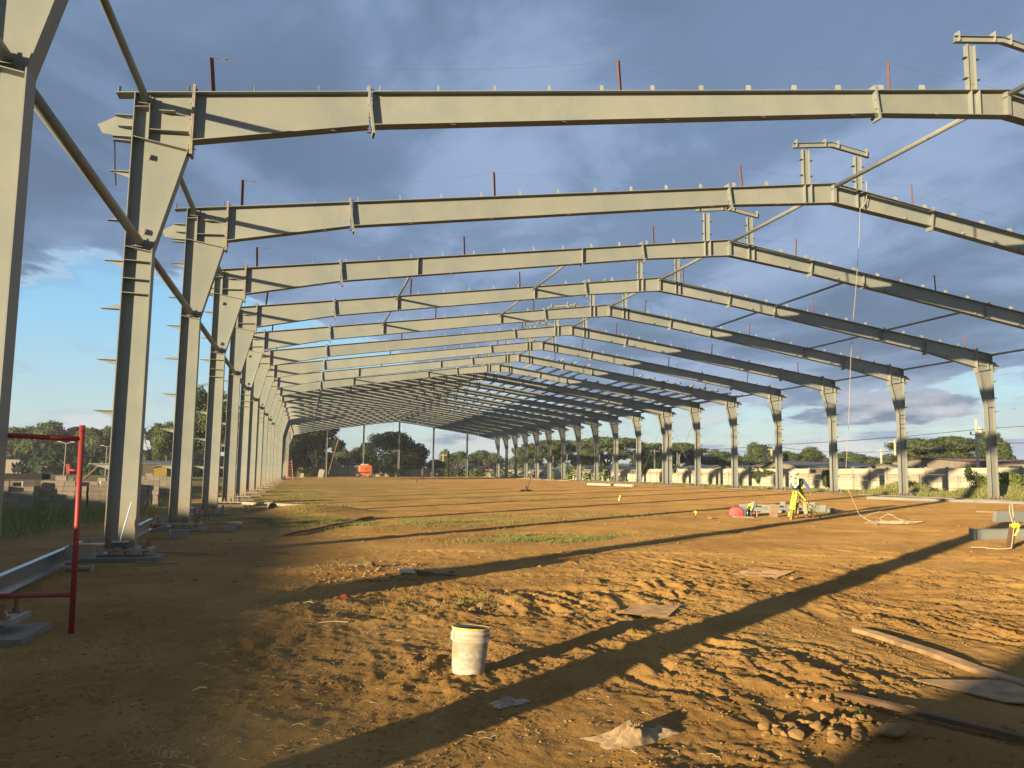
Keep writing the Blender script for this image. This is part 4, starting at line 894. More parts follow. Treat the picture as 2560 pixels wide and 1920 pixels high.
# grout bucket / drum lying on its side
b = MB(); b.lathe([(.135, 0), (.15, .34), (.165, .34), (.165, .38), (.145, .38), (.13, .02), (0, .02)], 20); o = b.obj('lying_bucket', WHITEP, None, (-1.15, 30.6, GZ(-1.15, 30.6)+.16), smooth=False); o.rotation_euler = (R_(90), 0, R_(14)); tag(o, 'white bucket lying on its side near the fifth column, open end forward', 'bucket')
# broom leaning on the tall column
t = empty('broom', (-2.98, 14.92, .03), 0, 'broom with a blue-white handle leaning on the foot of the tall column', 'broom')
b = MB(); b.tube((0, 0, .10), (.10, .22, .76), .012, 8); b.obj('handle', mat('pale_blue_plastic', (.45, .58, .68), .4), t); b = MB(); b.box(-.13, .13, -.02, .03, .085, .11); b.obj('broom_head', WHITEP, t)
b = MB()
for k in range(60): x = -.12+.24*k/59; b.tube((x, rng.uniform(-.015, .02), .085), (x+rng.uniform(-.03, .03), rng.uniform(-.05, .03), .005), .003, 3)
b.obj('bristles', mat('teal_bristles', (.02, .10, .11), .7), t)
b = MB(); b.tube((0, 0, 0), (.03, 0, .34), .010, 6); tag(b.obj('rebar_stub', PLATE, None, (-2.55, 17.2, GZ(-2.55, 17.2))), 'short upright rod just right of the tall column', 'rod')
for k in range(4): b = MB(); b.tube((0, 0, 0), (rng.uniform(-.05, .05), 0, .42), .010, 5); tag(b.obj('rebar_stub', RUST, None, (-3.1+.13*k, 25.4, -.2)), 'rusty rebar stub sticking up behind the third column', 'rod', 'rebar stubs behind the third column')
b = MB(); b.tube((0, 0, 0), (.62, 1.1, .30), .03, 8); b.tube((.12, -.05, -.02), (.72, 1.0, .26), .03, 8); tag(b.obj('red_tubes', REDP, None, (-3.75, 21.8, -.1)), 'pair of red tubes leaning behind the third column foot', 'tubes')
b = MB(); b.tube((0, 0, 0), (3.0, .8, .0), .022, 6); tag(b.obj('thin_pole', WOOD, None, (-6.2, 17.5, -.28)), 'thin wooden pole lying in the shade left of the tall column', 'pole')

# ------------------------------------------------------------------ bucket
bx_, by_ = 1.285, 6.24; bz = GZ(bx_, by_)-.012
t = empty('bucket', (bx_, by_, bz), R_(12), 'dirty white plastic paint bucket with yellow-stained rim standing on the dirt', 'bucket')
t.rotation_euler = (R_(-2.5), R_(4.5), R_(12)); t.scale = (.96, .96, .93)
b = MB(); b.lathe([(0, 0), (.128, 0), (.131, .008), (.146, .255), (.152, .257), (.153, .272), (.147, .274), (.149, .318), (.156, .320), (.157, .333), (.151, .336), (.152, .352), (.157, .354), (.157, .368), (.150, .370), (.146, .366), (.125, .012), (0, .012)], 48)
o = b.obj('shell', WHITEP, t); o.data.shade_smooth()
def dirty_bucket():
    nt = WHITEP.node_tree; b = nt.nodes['Principled BSDF']; src = b.inputs['Base Color'].links[0].from_socket; tc = nt.nodes.new('ShaderNodeTexCoord'); sp = nt.nodes.new('ShaderNodeSeparateXYZ'); nt.links.new(tc.outputs['Object'], sp.inputs[0])
    n = nt.nodes.new('ShaderNodeTexNoise'); n.inputs['Scale'].default_value = 18; n.inputs['Detail'].default_value = 7; nt.links.new(tc.outputs['Object'], n.inputs['Vector'])
    m = nt.nodes.new('ShaderNodeMapRange'); m.inputs[1].default_value = .56; m.inputs[2].default_value = .66; m.inputs[4].default_value = .6; nt.links.new(n.outputs[0], m.inputs[0])
    x = nt.nodes.new('ShaderNodeMix'); x.data_type = 'RGBA'; x.inputs[7].default_value = (.42, .28, .14, 1); nt.links.new(m.outputs[0], x.inputs[0]); nt.links.new(src, x.inputs[6]); nt.links.new(x.outputs[2], b.inputs['Base Color'])
dirty_bucket()
b = MB(); b.lathe([(.1485, .356), (.1585, .358), (.1585, .371), (.1485, .372), (.144, .345), (.1485, .356)], 48); b.obj('rim', mat('yellow_stained_plastic', (.62, .42, .06), .6, .3, 20), t).data.shade_smooth()
for s in (-1, 1): b = MB(); b.box(s*.149-.012, s*.149+.012, -.028, .028, .27, .33); b.obj('handle_ear', WHITEP, t)
b = MB(); pts = [Vector((.160*math.cos(a), .11*math.sin(a)*1.3+.02, .30-.17*math.sin(a))) for a in [math.pi*k/20 for k in range(21)]]; b.path(pts, .003, 5); b.obj('wire_handle', PLATE, t)
b = MB(); b.lathe([(0, .20), (.135, .20)], 30); b.obj('contents', mat('dried_mix', (.30, .26, .2), .9, .2, 20), t)

b = MB(); n_ = 14; A_ = [math.radians(215+8.5*k) for k in range(n_)]
for a0, a1 in zip(A_[:-1], A_[1:]): b.add([(f*math.cos(a), f*math.sin(a), z) for f, a, z in ((.1355, a0, .05), (.1355, a1, .05), (.1462, a1, .225), (.1462, a0, .225))], [(0, 1, 2, 3)])
b.obj('faded_label', mat('worn_print', (.43, .38, .28), .6, 0, 26, col2=(.25, .20, .14)), t)
b = MB(); b.lathe([(0, 0), (.29, 0), (.30, .05), (.29, .84), (0, .84)], 20); dm = b.mesh('drum', RUST); o = link('drum', dm, None, (-6.35, 5.6, -.35)); tag(o, 'lower of two unseen drums added left of the picture for shade', 'drum'); o = link('drum', dm, None, (-6.35, 5.6, .50)); tag(o, 'upper of two unseen drums added left of the picture for shade', 'drum')  # stacked drums added out of view to shade the scaffold's lower part

# ------------------------------------------------------------------ sheets, planks, sacks and clods in the foreground
def ground_sheet(name, poly, th, m, lab, cat, lift=.012, tilt=0):
    b = MB(); n = len(poly); top = [(x, y, GZ(x, y)+lift+th+tilt*k) for k, (x, y) in enumerate(poly)]; zm = max(p[2] for p in top); top = [(x, y, max(z, zm-.035)) for x, y, z in top]
    vs = top+[(x, y, z-th) for x, y, z in top]; b.add(vs, [tuple(range(n)), tuple(range(2*n-1, n-1, -1))]+[(i, i+n, (i+1) % n+n, (i+1) % n) for i in range(n)]); tag(b.obj(name, m), lab, cat)
ground_sheet('plywood_sheet', [(3.35, 8.35), (3.82, 8.02), (4.30, 8.70), (3.86, 8.86)], .01, PLY, 'dusty plywood sheet lying right of the bucket shadow', 'plywood')
ground_sheet('plywood_sheet', [(6.35, 11.1), (6.8, 10.6), (7.5, 11.2), (6.95, 11.65)], .01, PLY, 'dusty board half sunk in the dirt beyond the plywood sheet', 'board', .004)
ground_sheet('plywood_sheet', [(4.48, 5.22), (4.70, 4.62), (5.35, 4.35), (5.45, 4.95)], .01, PLY, 'large dusty sheet at the right edge, edges curling', 'plywood', .012)
def plank(p, q, w, th, m, lab, cat='plank', lift=.012):
    p = Vector((p[0], p[1], GZ(*p)+lift)); q = Vector((q[0], q[1], GZ(*q)+lift)); d = q-p; L = d.length; b = MB(); b.box(0, L, -w/2, w/2, 0, th)
    b = MB(); n_ = 14
    for k in range(n_):
        xa, xb = L*k/n_, L*(k+1)/n_; f = lambda x: (.006*math.sin(x*3.1+w*50), .010*math.sin(x*2.3)+.004*math.sin(x*7)); (ya, za), (yb, zb2) = f(xa), f(xb); hw = w/2*(1+.03*math.sin(k*2.1))
        b.add([(xa, ya-w/2, za), (xb, yb-w/2, zb2), (xb, yb+w/2, zb2), (xa, ya+w/2, za), (xa, ya-w/2, za+th), (xb, yb-w/2, zb2+th), (xb, yb+w/2, zb2+th), (xa, ya+w/2, za+th)], [(4,5,6,7),(0,1,5,4),(2,3,7,6)]+([(3,0,4,7)] if k == 0 else [])+([(1,2,6,5)] if k == n_-1 else []))
    o = b.obj('timber', m, None, p); o.rotation_euler = (0, -math.atan2(d.z, math.hypot(d.x, d.y)), math.atan2(d.y, d.x)); tag(o, lab, cat)
plank((5.34, 6.95), (5.12, 3.9), .13, .035, PLY, 'long dusty timber plank running to the right edge')
plank((3.64, 4.98), (4.20, 3.5), .06, .03, WOODD, 'narrow timber in shadow at the lower right', lift=.02)
plank((-.45, 19.65), (2.18, 26.4), .09, .05, WOODD, 'dark pole lying obliquely left of the grass patch', 'pole')
def crumple(name, W, D, Hh, m, loc, rz, lab, cat, seed, nx_=44, ny_=30, amp=.5):
    u, v = np.meshgrid(np.linspace(-1, 1, nx_), np.linspace(-1, 1, ny_)); edge = 1-np.maximum(np.abs(u), np.abs(v))**3
    rad = 1+.22*pn(u*1.5, v*1.5, seed); x = u*W*rad+.05*W*pn(u*4, v*4, seed+1); y = v*D*rad*(1-.25*u)+.08*D*pn(u*3, v*5, seed+2)
    fold = 1-2*np.abs(pn(u*1.8+v, v*1.3, seed+3)); f2 = 1-2*np.abs(pn(u*4, v*4-u, seed+4))
    lobe = .65+.35*np.cos(u*5.2+.6); z = Hh*(edge*lobe*(.5+amp*.7*fold+.10*f2))+.004; V = np.stack([x.ravel(), y.ravel(), np.maximum(z.ravel(), .002)], 1); idx = np.arange(V.shape[0]).reshape(u.shape)
    F = np.stack([idx[:-1, :-1].ravel(), idx[:-1, 1:].ravel(), idx[1:, 1:].ravel(), idx[1:, :-1].ravel()], 1); me = bpy.data.meshes.new(name); me.from_pydata(V.tolist(), [], F.tolist()); me.materials.append(m)
    md = link(name, me, None, loc); md.rotation_euler = (0, 0, rz); s = md.modifiers.new('thick', 'SOLIDIFY'); s.thickness = .002; tag(md, lab, cat); return md
crumple('paper_sack', .26, .12, .11, PAPER, (1.98, 4.60, GZ(1.98, 4.6)-.005), .35, 'crumpled empty kraft paper sack in the lower right foreground', 'paper sack', 3)
crumple('plastic_bag', .14, .06, .055, FILM, (1.42, 5.44, GZ(1.42, 5.44)), .3, 'crumpled cloudy plastic bag lying in the column shadow', 'plastic bag', 8, 30, 22)
def rock_mesh(name, seed, flat=.7, m=CLOD):
    bm = bmesh.new(); bmesh.ops.create_icosphere(bm, subdivisions=3, radius=1); q = random.Random(seed); ax = [Vector((q.uniform(-1, 1), q.uniform(-1, 1), q.uniform(-1, 1))).normalized() for _ in range(9)]; off = [q.uniform(.5, .78) for _ in ax]
    for v in bm.verts:
        p = v.co.copy()
        for a, o in zip(ax, off):
            d = p.dot(a)
            if d > o: p -= a*(d-o)*.97
        n = p.x*5.1+p.y*3.7+p.z*4.3; p *= 1+.05*math.sin(n)+.04*math.sin(n*2.7+seed)+.03*math.sin(p.x*17+seed)*math.sin(p.y*15); v.co = Vector((p.x, p.y*.85, p.z*flat))
    me = bpy.data.meshes.new(name); bm.to_mesh(me); bm.free(); me.materials.append(m); me.shade_smooth(); return me
RK = [rock_mesh('clod', s, .6+.05*(s % 3)) for s in range(6)]; FLATR = rock_mesh('clod', 11, .34)
def clod(x, y, s, lab, grp=None, mesh=None, dz=0, cat='clod'):
    o = link('clod', mesh or RK[rng.randrange(6)], None, (x, y, GZ(x, y)+s*.25+dz)); o.scale = (s*rng.uniform(.85, 1.2), s*rng.uniform(.85, 1.2), s); o.rotation_euler = (rng.uniform(-.3, .3), rng.uniform(-.3, .3), rng.uniform(0, 6.28)); tag(o, lab, cat, grp)
clod(3.43, 4.16, .105, 'largest flat clod in the rubble at the lower right', None, FLATR)
q_ = random.Random(12)
for k in range(58):
    a = q_.uniform(0, 6.28); rr = math.sqrt(q_.random()); x = 3.12+.40*rr*math.cos(a)-.10*math.sin(a)*rr; y = 4.36+.24*rr*math.sin(a); clod(x, y, q_.uniform(.018, .056)*(1.2-.4*rr), 'lump of dry dirt in the clod pile at the lower right', 'clods in the pile at the lower right', dz=.012*q_.random())
for k in range(14): clod(q_.uniform(3.3, 4.0), q_.uniform(4.85, 5.15)+.0, q_.uniform(.014, .034), 'lump of dirt in the row above the lower right pile', 'clods in the upper row at the right')
for k in range(14): clod(q_.uniform(3.9, 4.3), q_.uniform(3.9, 4.3), q_.uniform(.014, .03), 'lump of dirt near the right end of the shaded timber', 'clods near the shaded timber')
for x, y, s, lab in [(1.07, 12.95, .10, 'round pale stone on the debris heap beyond the bucket'), (3.46, 8.42, .045, 'small pale stone at the left corner of the plywood'), (2.05, 9.3, .05, 'clod beyond the bucket'), (1.9, 9.0, .06, 'clod just beyond the bucket, left of another'), (2.6, 10.2, .05, 'clod on the shadow line beyond the bucket'), (4.6, 9.6, .05, 'clod behind the plywood sheet'), (6.9, 10.4, .05, 'clod beside the half-sunk board'), (1.76, 4.6, .018, 'tiny pale stone left of the paper sack'), (12.9, 23.9, .10, 'round stone by the first yellow-tape stake')]: clod(x, y, s, lab)
# countless crumbs, one object
def crumbs(name, n, seed, x0, x1, y0, y1, smin, smax, lab, dens=True):
    r = np.random.RandomState(seed); y = y0+(y1-y0)*r.rand(n)**1.7; x = x0+(x1-x0)*r.rand(n)
    if dens: k = pn(x*.9, y*.9, 12)+.6*pn(x*3, y*3, 13) > -.05; x, y = x[k], y[k]
    n = len(x); z = gz(x, y); s = smin+(smax-smin)*r.rand(n)**4
    base = np.array([(1, 0, 0), (0, 1, 0), (-1, 0, 0), (0, -1, 0), (0, 0, .8), (0, 0, -.5), (.7, .7, .3), (-.7, .6, .35)]); tri = np.array([(0, 6, 4), (6, 1, 4), (1, 7, 4), (7, 2, 4), (2, 3, 4), (3, 0, 4), (0, 3, 5), (3, 2, 5), (2, 7, 5), (7, 1, 5), (1, 6, 5), (6, 0, 5)])
    a = r.rand(n)*6.28; c, sn = np.cos(a), np.sin(a); bb = base[None]*(1+.3*r.normal(size=(n, 8, 3))); bx = bb[..., 0]*c[:, None]-bb[..., 1]*sn[:, None]; by = bb[..., 0]*sn[:, None]+bb[..., 1]*c[:, None]
    V = np.stack([x[:, None]+bx*s[:, None], y[:, None]+by*s[:, None]*.8, z[:, None]+bb[..., 2]*s[:, None]*.7+s[:, None]*.1], 2).reshape(-1, 3).astype(np.float32); F = (tri[None]+8*np.arange(n)[:, None, None]).reshape(-1, 3).astype(np.int32)
    me = bpy.data.meshes.new(name); me.vertices.add(len(V)); me.vertices.foreach_set('co', V.ravel()); me.loops.add(F.size); me.loops.foreach_set('vertex_index', F.ravel()); me.polygons.add(len(F)); me.polygons.foreach_set('loop_start', np.arange(0, F.size, 3, dtype=np.int32)); me.update(calc_edges=True); me.materials.append(CLOD)
    tag(link(name, me), lab, 'crumbs', kind='stuff')
crumbs('dirt_crumbs', 52000, 41, -3, 9, 2.9, 12, .002, .015, 'crumbs of dirt scattered over the near ground')
crumbs('dirt_crumbs', 2600, 42, -3, 24, 12, 34, .006, .045, 'crumbs of dirt scattered over the middle ground')
crumbs('stones', 420, 43, .2, 1.9, 11.6, 14.2, .01, .05, 'small stones and rubble on the debris heap beyond the bucket', False)
# straw and twigs
b = MB(); q_ = random.Random(77)
for k in range(520):
    x = q_.uniform(-2.6, 2.4) if k % 3 else q_.uniform(-.8, .3); y = 4.0+9.5*q_.random()**1.3; z = GZ(x, y)+.006; a = q_.uniform(0, 6.28); l = q_.uniform(.02, .09); m1 = (x+math.cos(a)*l*.5, y+math.sin(a)*l*.5, z+.006); b.path([(x, y, z), m1, (x+math.cos(a+.4)*l, y+math.sin(a+.4)*l, z)], .0014, 3)
tag(b.obj('straw', STRAW, fix=False), 'bits of straw and roots scattered over the near dirt', 'straw', kind='stuff')
for k, (x, y, l, a, lab) in enumerate([(.2, 8.6, .30, -.1, 'pale stick lying left of the bucket'), (.65, 8.0, .34, .75, 'thin stick at an angle left of the bucket'), (.05, 9.8, .12, -.4, 'short pale stick beyond the left shade edge'), (-.7, 6.2, .10, .5, 'pale twig on the shade edge at the lower left')]):
    b = MB(); b.path([(0, 0, 0), (l*.5, .01, .012), (l, 0, .004)], .005, 5); o = b.obj('stick', STRAW, None, (x, y, GZ(x, y)+.012)); o.rotation_euler = (0, 0, a); tag(o, lab, 'stick')
# green sprouts
for x, y, h, lab in [(3.0, 5.95, .05, 'single green sprout in the column shadow'), (3.55, 4.62, .07, 'green blades standing beside the shaded timber'), (3.46, 4.55, .05, 'flat green tuft left of the green blades'), (3.95, 4.2, .05, 'green sprig at the lower right'), (.95, 13.2, .16, 'leafy weed on the debris heap')]:
    b = MB()
    for k in range(12): a = rng.uniform(0, 6.28); l = h*rng.uniform(.6, 1.1); b.add([(0, 0, 0), (.006*math.cos(a+1.5), .006*math.sin(a+1.5), 0), (l*.6*math.cos(a), l*.6*math.sin(a), l*.8), ], [(0, 1, 2)])
    tag(b.obj('sprout', GREENS, None, (x, y, GZ(x, y)), fix=False), lab, 'sprout')
b = MB(); b.box(-.03, .03, -.02, .02, 0, .05); tag(b.obj('red_scrap', REDP, None, (.52, 10.1, GZ(.52, 10.1)+.01)), 'small red scrap lying on the dirt left of the bucket', 'scrap')
b = MB(); b.box(-.12, .12, -.07, .07, 0, .02); o = b.obj('white_scrap', CONCW, None, (1.55, 12.2, GZ(1.55, 12.2)+.03)); o.rotation_euler = (.3, .1, .3); tag(o, 'flat pale scrap on the right end of the debris heap', 'scrap')
for x, y in ((1.42, 12.45), (1.7, 12.1)): plank((x, y), (x+.5, y-.35), .05, .02, WOODD, 'dark stick poking out of the debris heap beyond the bucket' if x < 1.5 else 'second dark stick right of the debris heap', 'stick')

# ------------------------------------------------------------------ people
def skin(name, pts, edges, radii, m, parent, sub=1, root=0):
    me = bpy.data.meshes.new(name); me.from_pydata([tuple(p) for p in pts], edges, []); o = link(name, me, parent); me.materials.append(m)
    md = o.modifiers.new('skin', 'SKIN'); md.use_smooth_shade = True
    bpy.context.view_layer.objects.active = o
    if not me.skin_vertices: me.skin_vertices.new()if hasattr(me.skin_vertices, 'new') else None
    sv = me.skin_vertices[0].data
    for k, r in enumerate(radii): sv[k].radius = (r, r) if not isinstance(r, tuple) else r
    sv[root].use_root = True; o.modifiers.new('sub', 'SUBSURF').levels = sub; o.modifiers['sub'].render_levels = sub
    dg = bpy.context.evaluated_depsgraph_get(); m2 = bpy.data.meshes.new_from_object(o.evaluated_get(dg)); o.modifiers.clear(); o.data = m2; m2.name = name
    m2.materials.clear(); m2.materials.append(m); m2.shade_smooth(); return o
def chain(*idx): return [(a, b) for a, b in zip(idx[:-1], idx[1:])]
def person(loc, rz, J, label, mats, helmet=None, vest=False, s=1.0):
    """J: joints in metres (x lateral, y away from the camera, z up)"""
    t = empty('person', loc, rz, label, 'person'); t.scale = (s, s, s); J = {k: Vector(v) for k, v in J.items()}
    names = ['pelvis', 'chest', 'neck', 'head', 'crown', 'shL', 'elL', 'wrL', 'shR', 'elR', 'wrR', 'hipL', 'knL', 'anL', 'hipR', 'knR', 'anR', 'toeL', 'toeR']
    ix = {n: k for k, n in enumerate(names)}; rad = [.10, .12, .05, .075, .07, .05, .038, .028, .05, .038, .028, .075, .052, .038, .075, .052, .038, .032, .032]
    ed = [('pelvis', 'chest'), ('chest', 'neck'), ('neck', 'head'), ('head', 'crown'), ('chest', 'shL'), ('shL', 'elL'), ('elL', 'wrL'), ('chest', 'shR'), ('shR', 'elR'), ('elR', 'wrR'), ('pelvis', 'hipL'), ('hipL', 'knL'), ('knL', 'anL'), ('pelvis', 'hipR'), ('hipR', 'knR'), ('knR', 'anR'), ('anL', 'toeL'), ('anR', 'toeR')]
    body = skin('body', [J[n] for n in names], [(ix[a], ix[b]) for a, b in ed], rad, SKIN, t, 1)
    # hands: palm and five fingers each
    for w, e in (('wrL', 'elL'), ('wrR', 'elR')):
        d = (J[w]-J[e]).normalized(); sd_ = d.orthogonal().normalized(); palm = J[w]+d*.06; P = [J[w], palm]; E_ = [(0, 1)]; Rr = [.026, (.034, .018)]
        for f in range(4):
            b0 = palm+sd_*(f-1.5)*.018+d*.02; l = (.055, .065, .06, .045)[f]; n0 = len(P); P += [b0, b0+d*l*.55, b0+d*l*.9+d.cross(sd_)*.018]; E_ += [(1, n0), (n0, n0+1), (n0+1, n0+2)]; Rr += [.0085, .0078, .0065]
        n0 = len(P); P += [J[w]+d*.03+sd_*.03, J[w]+d*.065+sd_*.05]; E_ += [(0, n0), (n0, n0+1)]; Rr += [.011, .009]
        h = skin('hand', P, E_, Rr, SKIN, body, 1)
    # face: nose and ears on the head
    hd = J['head']; fd = (J['face']-hd).normalized(); sd2 = fd.cross(Vector((0, 0, 1))).normalized(); b = MB(); b.tube(hd+fd*.07, hd+fd*.10+Vector((0, 0, -.015)), .012, 6, .014)
    for s_ in (-1, 1): b.tube(hd+sd2*s_*.070, hd+sd2*s_*.088, .022, 8, .02)
    b.obj('nose_and_ears', SKIN, body); b = MB()
    for s_ in (-1, 1): b.tube(hd+sd2*s_*.028+fd*.068+Vector((0, 0, .02)), hd+sd2*s_*.028+fd*.078+Vector((0, 0, .02)), .009, 6)
    b.tube(hd+fd*.074-sd2*.02-Vector((0, 0, .04)), hd+fd*.074+sd2*.02-Vector((0, 0, .04)), .005, 5); b.obj('eyes_and_mouth', DARKC, body)
    c, tm, bm2 = mats
    skin('trousers', [J['pelvis']+Vector((0, 0, .05)), J['pelvis'], J['hipL'], J['knL'], J['anL']+Vector((0, 0, .05)), J['hipR'], J['knR'], J['anR']+Vector((0, 0, .05))], [(0, 1), (1, 2), (2, 3), (3, 4), (1, 5), (5, 6), (6, 7)], [(.135, .10), (.13, .11), .098, .078, .072, .098, .078, .072], tm, t, 1, 1)
    skin('shirt', [J['pelvis']+Vector((0, 0, .06)), J['chest']-Vector((0, 0, .12)), J['chest'], J['neck']-Vector((0, 0, .02)), J['shL'], J['elL'], J['wrL'].lerp(J['elL'], .15), J['shR'], J['elR'], J['wrR'].lerp(J['elR'], .15)], [(0, 1), (1, 2), (2, 3), (2, 4), (4, 5), (5, 6), (2, 7), (7, 8), (8, 9)], [(.14, .11), (.15, .115), (.155, .12), .065, .072, .060, .048, .072, .060, .048], c, t, 1, 2)
    for a in ('L', 'R'):
        A, T_ = J['an'+a], J['toe'+a]; skin('boot', [A+Vector((0, 0, .09)), A, T_], [(0, 1), (1, 2)], [.052, .052, .045], bm2, t, 1)
    if vest:
        b = MB(); p = J['pelvis']+Vector((0, 0, .12)); n = 14
        ring = [p+Vector((.172*math.cos(2*math.pi*k/n), .135*math.sin(2*math.pi*k/n), .01*math.sin(4*math.pi*k/n))) for k in range(n)]
        for k in range(n): a_, c_ = ring[k], ring[(k+1) % n]; b.add([a_, c_, c_+Vector((0, 0, .05)), a_+Vector((0, 0, .05))], [(0, 1, 2, 3)])
        for sx, sh in ((-1, 'shL'), (1, 'shR')):
            q0 = p+Vector((sx*.09, -.135, .03)); q1 = J['chest']+Vector((sx*.10, -.145, .03)); q2 = J[sh]+Vector((-sx*.02, -.06, .085))
            for u, v in ((q0, q1), (q1, q2)): b.add([u-Vector((.024, 0, 0)), u+Vector((.024, 0, 0)), v+Vector((.024, 0, 0)), v-Vector((.024, 0, 0))], [(0, 1, 2, 3)])
        b.obj('reflective_harness', YEL, t, fix=False)
    if helmet:
        b = MB(); prof = [(.142, 0), (.140, .015), (.122, .02), (.120, .06), (.098, .11), (.055, .14), (.0, .148)]; b.lathe(prof, 18); b.prism([(-.09, -.12), (.09, -.12), (.07, -.20), (-.07, -.20)], 0, .012, 'Z')
        h = b.obj('helmet', helmet, t, J['head']+Vector((0, 0, .035))-fd*.01); h.data.shade_smooth(); h.rotation_euler = (R_(-18), R_(-8), math.atan2(fd.x, -fd.y))
    return t
# surveyor bending to the instrument
SX, SY = 16.05, 23.62; sz = GZ(SX, SY); srz = -R_(34)
HL = mat('pale_yellow_helmet', (.80, .78, .55), .35)
person((SX, SY, sz), srz, dict(pelvis=(.0, .10, .80), chest=(-.03, .02, 1.14), neck=(-.07, -.08, 1.30), head=(-.13, -.15, 1.37), crown=(-.145, -.17, 1.44), face=(-.05, -.30, 1.33),
    shL=(-.17, -.03, 1.20), elL=(-.25, -.13, 1.00), wrL=(-.145, -.26, 1.22), shR=(.14, .03, 1.24), elR=(.27, .06, 1.02), wrR=(.36, .02, .86),
    hipL=(-.085, .10, .76), knL=(-.10, .06, .42), anL=(-.085, .04, .07), hipR=(.10, .10, .76), knR=(.17, .07, .42), anR=(.205, .05, .07), toeL=(-.09, -.10, .035), toeR=(.22, -.08, .035)),
    'surveyor in pale helmet, blue-grey shirt, reflective harness and tan trousers bending to the instrument', (BLUEC, TAN, BOOT), HL, True)
# total station on its tripod
t = empty('survey_tripod', (SX, SY, sz), srz, 'fluorescent yellow survey tripod with splayed legs in front of the surveyor', 'tripod')
AP = Vector((-.115, -.42, .98))
def leg(foot, wt):
    foot = Vector(foot); d = (foot-AP); side = Vector((1, 0, 0)) if abs(d.x) < .6 else Vector((.3, .9, 0)); side.normalize()
    b = MB()
    for s_ in (-1, 1):
        a_ = AP+side*s_*wt+d*.03; c_ = AP+d*.56+side*s_*wt*1.1; b.tube(a_, c_, .014, 6)
    L = b.obj('leg', YEL, t)
    b = MB(); a_ = AP+d*.42; c_ = AP+d*.95; nn = d.cross(side).normalized()*.012; sv = side*wt*.95
    b.add([a_-sv-nn, a_+sv-nn, a_+sv+nn, a_-sv+nn, c_-sv*.8-nn, c_+sv*.8-nn, c_+sv*.8+nn, c_-sv*.8+nn], [(0, 3, 2, 1), (4, 5, 6, 7), (0, 1, 5, 4), (1, 2, 6, 5), (2, 3, 7, 6), (3, 0, 4, 7)]); b.obj('leg_slide', YEL, L)
    b = MB(); b.tube(AP+d*.93, foot, .03, 8, .012); b.obj('foot_spike', BLACK, L)
    b = MB(); k = AP+d*.56; b.tube(k-side*(wt+.03), k+side*(wt+.03), .018, 6); b.tube(k, k-d.normalized()*-.09, .012, 6); b.obj('clamp', BLACK, L)
leg((-.36, -.55, .0), .038); leg((-.225, -.72, -.01), .045); leg((.66, -.20, .02), .026)
b = MB(); b.lathe([(0, -.03), (.085, -.03), (.09, .0), (.09, .03), (0, .03)], 16, AP); b.box(AP.x-.07, AP.x+.11, AP.y-.05, AP.y+.05, AP.z-.07, AP.z-.02); b.obj('tripod_head', BLACK, t)
b = MB(); b.path([AP+Vector((.02, -.05, -.05)), AP+Vector((.10, -.06, -.25)), AP+Vector((.27, -.04, -.42)), AP+Vector((.36, 0, -.40)), AP+Vector((.42, .05, -.52))], .014, 5); b.obj('strap', BLACK, t)
CREAM = mat('cream_instrument', (.62, .62, .40), .45); LIME = mat('lime_panel', (.45, .55, .15), .5)
t = empty('total_station', (SX, SY, sz), srz, 'cream and lime total station on top of the yellow tripod', 'survey instrument')
b = MB(); b.lathe([(0, .03), (.06, .03), (.062, .05), (.05, .06), (.05, .075), (.07, .08), (.072, .10), (0, .10)], 16, AP); b.obj('tribrach', CREAM, t)
b = MB(); b.prism([(-.10, .10), (.10, .10), (.10, .19), (.085, .21), (-.09, .21), (-.10, .19)], -.07, .07); b.v = [(x+AP.x, y+AP.y, z+AP.z) for x, y, z in b.v]; bd = b.obj('instrument_base', CREAM, t)
for s_ in (-1, 1): b = MB(); b.prism([(s_*.06, .21), (s_*.105, .21), (s_*.10, .38), (s_*.07, .40), (s_*.06, .38)], -.05, .05); b.v = [(x+AP.x, y+AP.y, z+AP.z) for x, y, z in b.v]; b.obj('side_arm', CREAM, t)
b = MB(); b.prism([(-.055, .24), (.055, .24), (.058, .37), (.03, .40), (-.03, .40), (-.058, .37)], -.09, .08); b.v = [(x+AP.x, y+AP.y, z+AP.z) for x, y, z in b.v]; tb = b.obj('telescope', LIME, t)
b = MB(); b.tube(AP+Vector((0, -.13, .34)), AP+Vector((0, -.088, .34)), .034, 14); b.obj('lens', BLACK, tb)
b = MB(); b.box(AP.x-.05, AP.x+.05, AP.y-.075, AP.y-.071, AP.z+.125, AP.z+.175); b.obj('display', BLACK, bd)
b = MB(); b.path([AP+Vector((-.085, 0, .38)), AP+Vector((-.07, 0, .435)), AP+Vector((.07, 0, .435)), AP+Vector((.085, 0, .38))], .012, 6); b.obj('handle', CREAM, t)
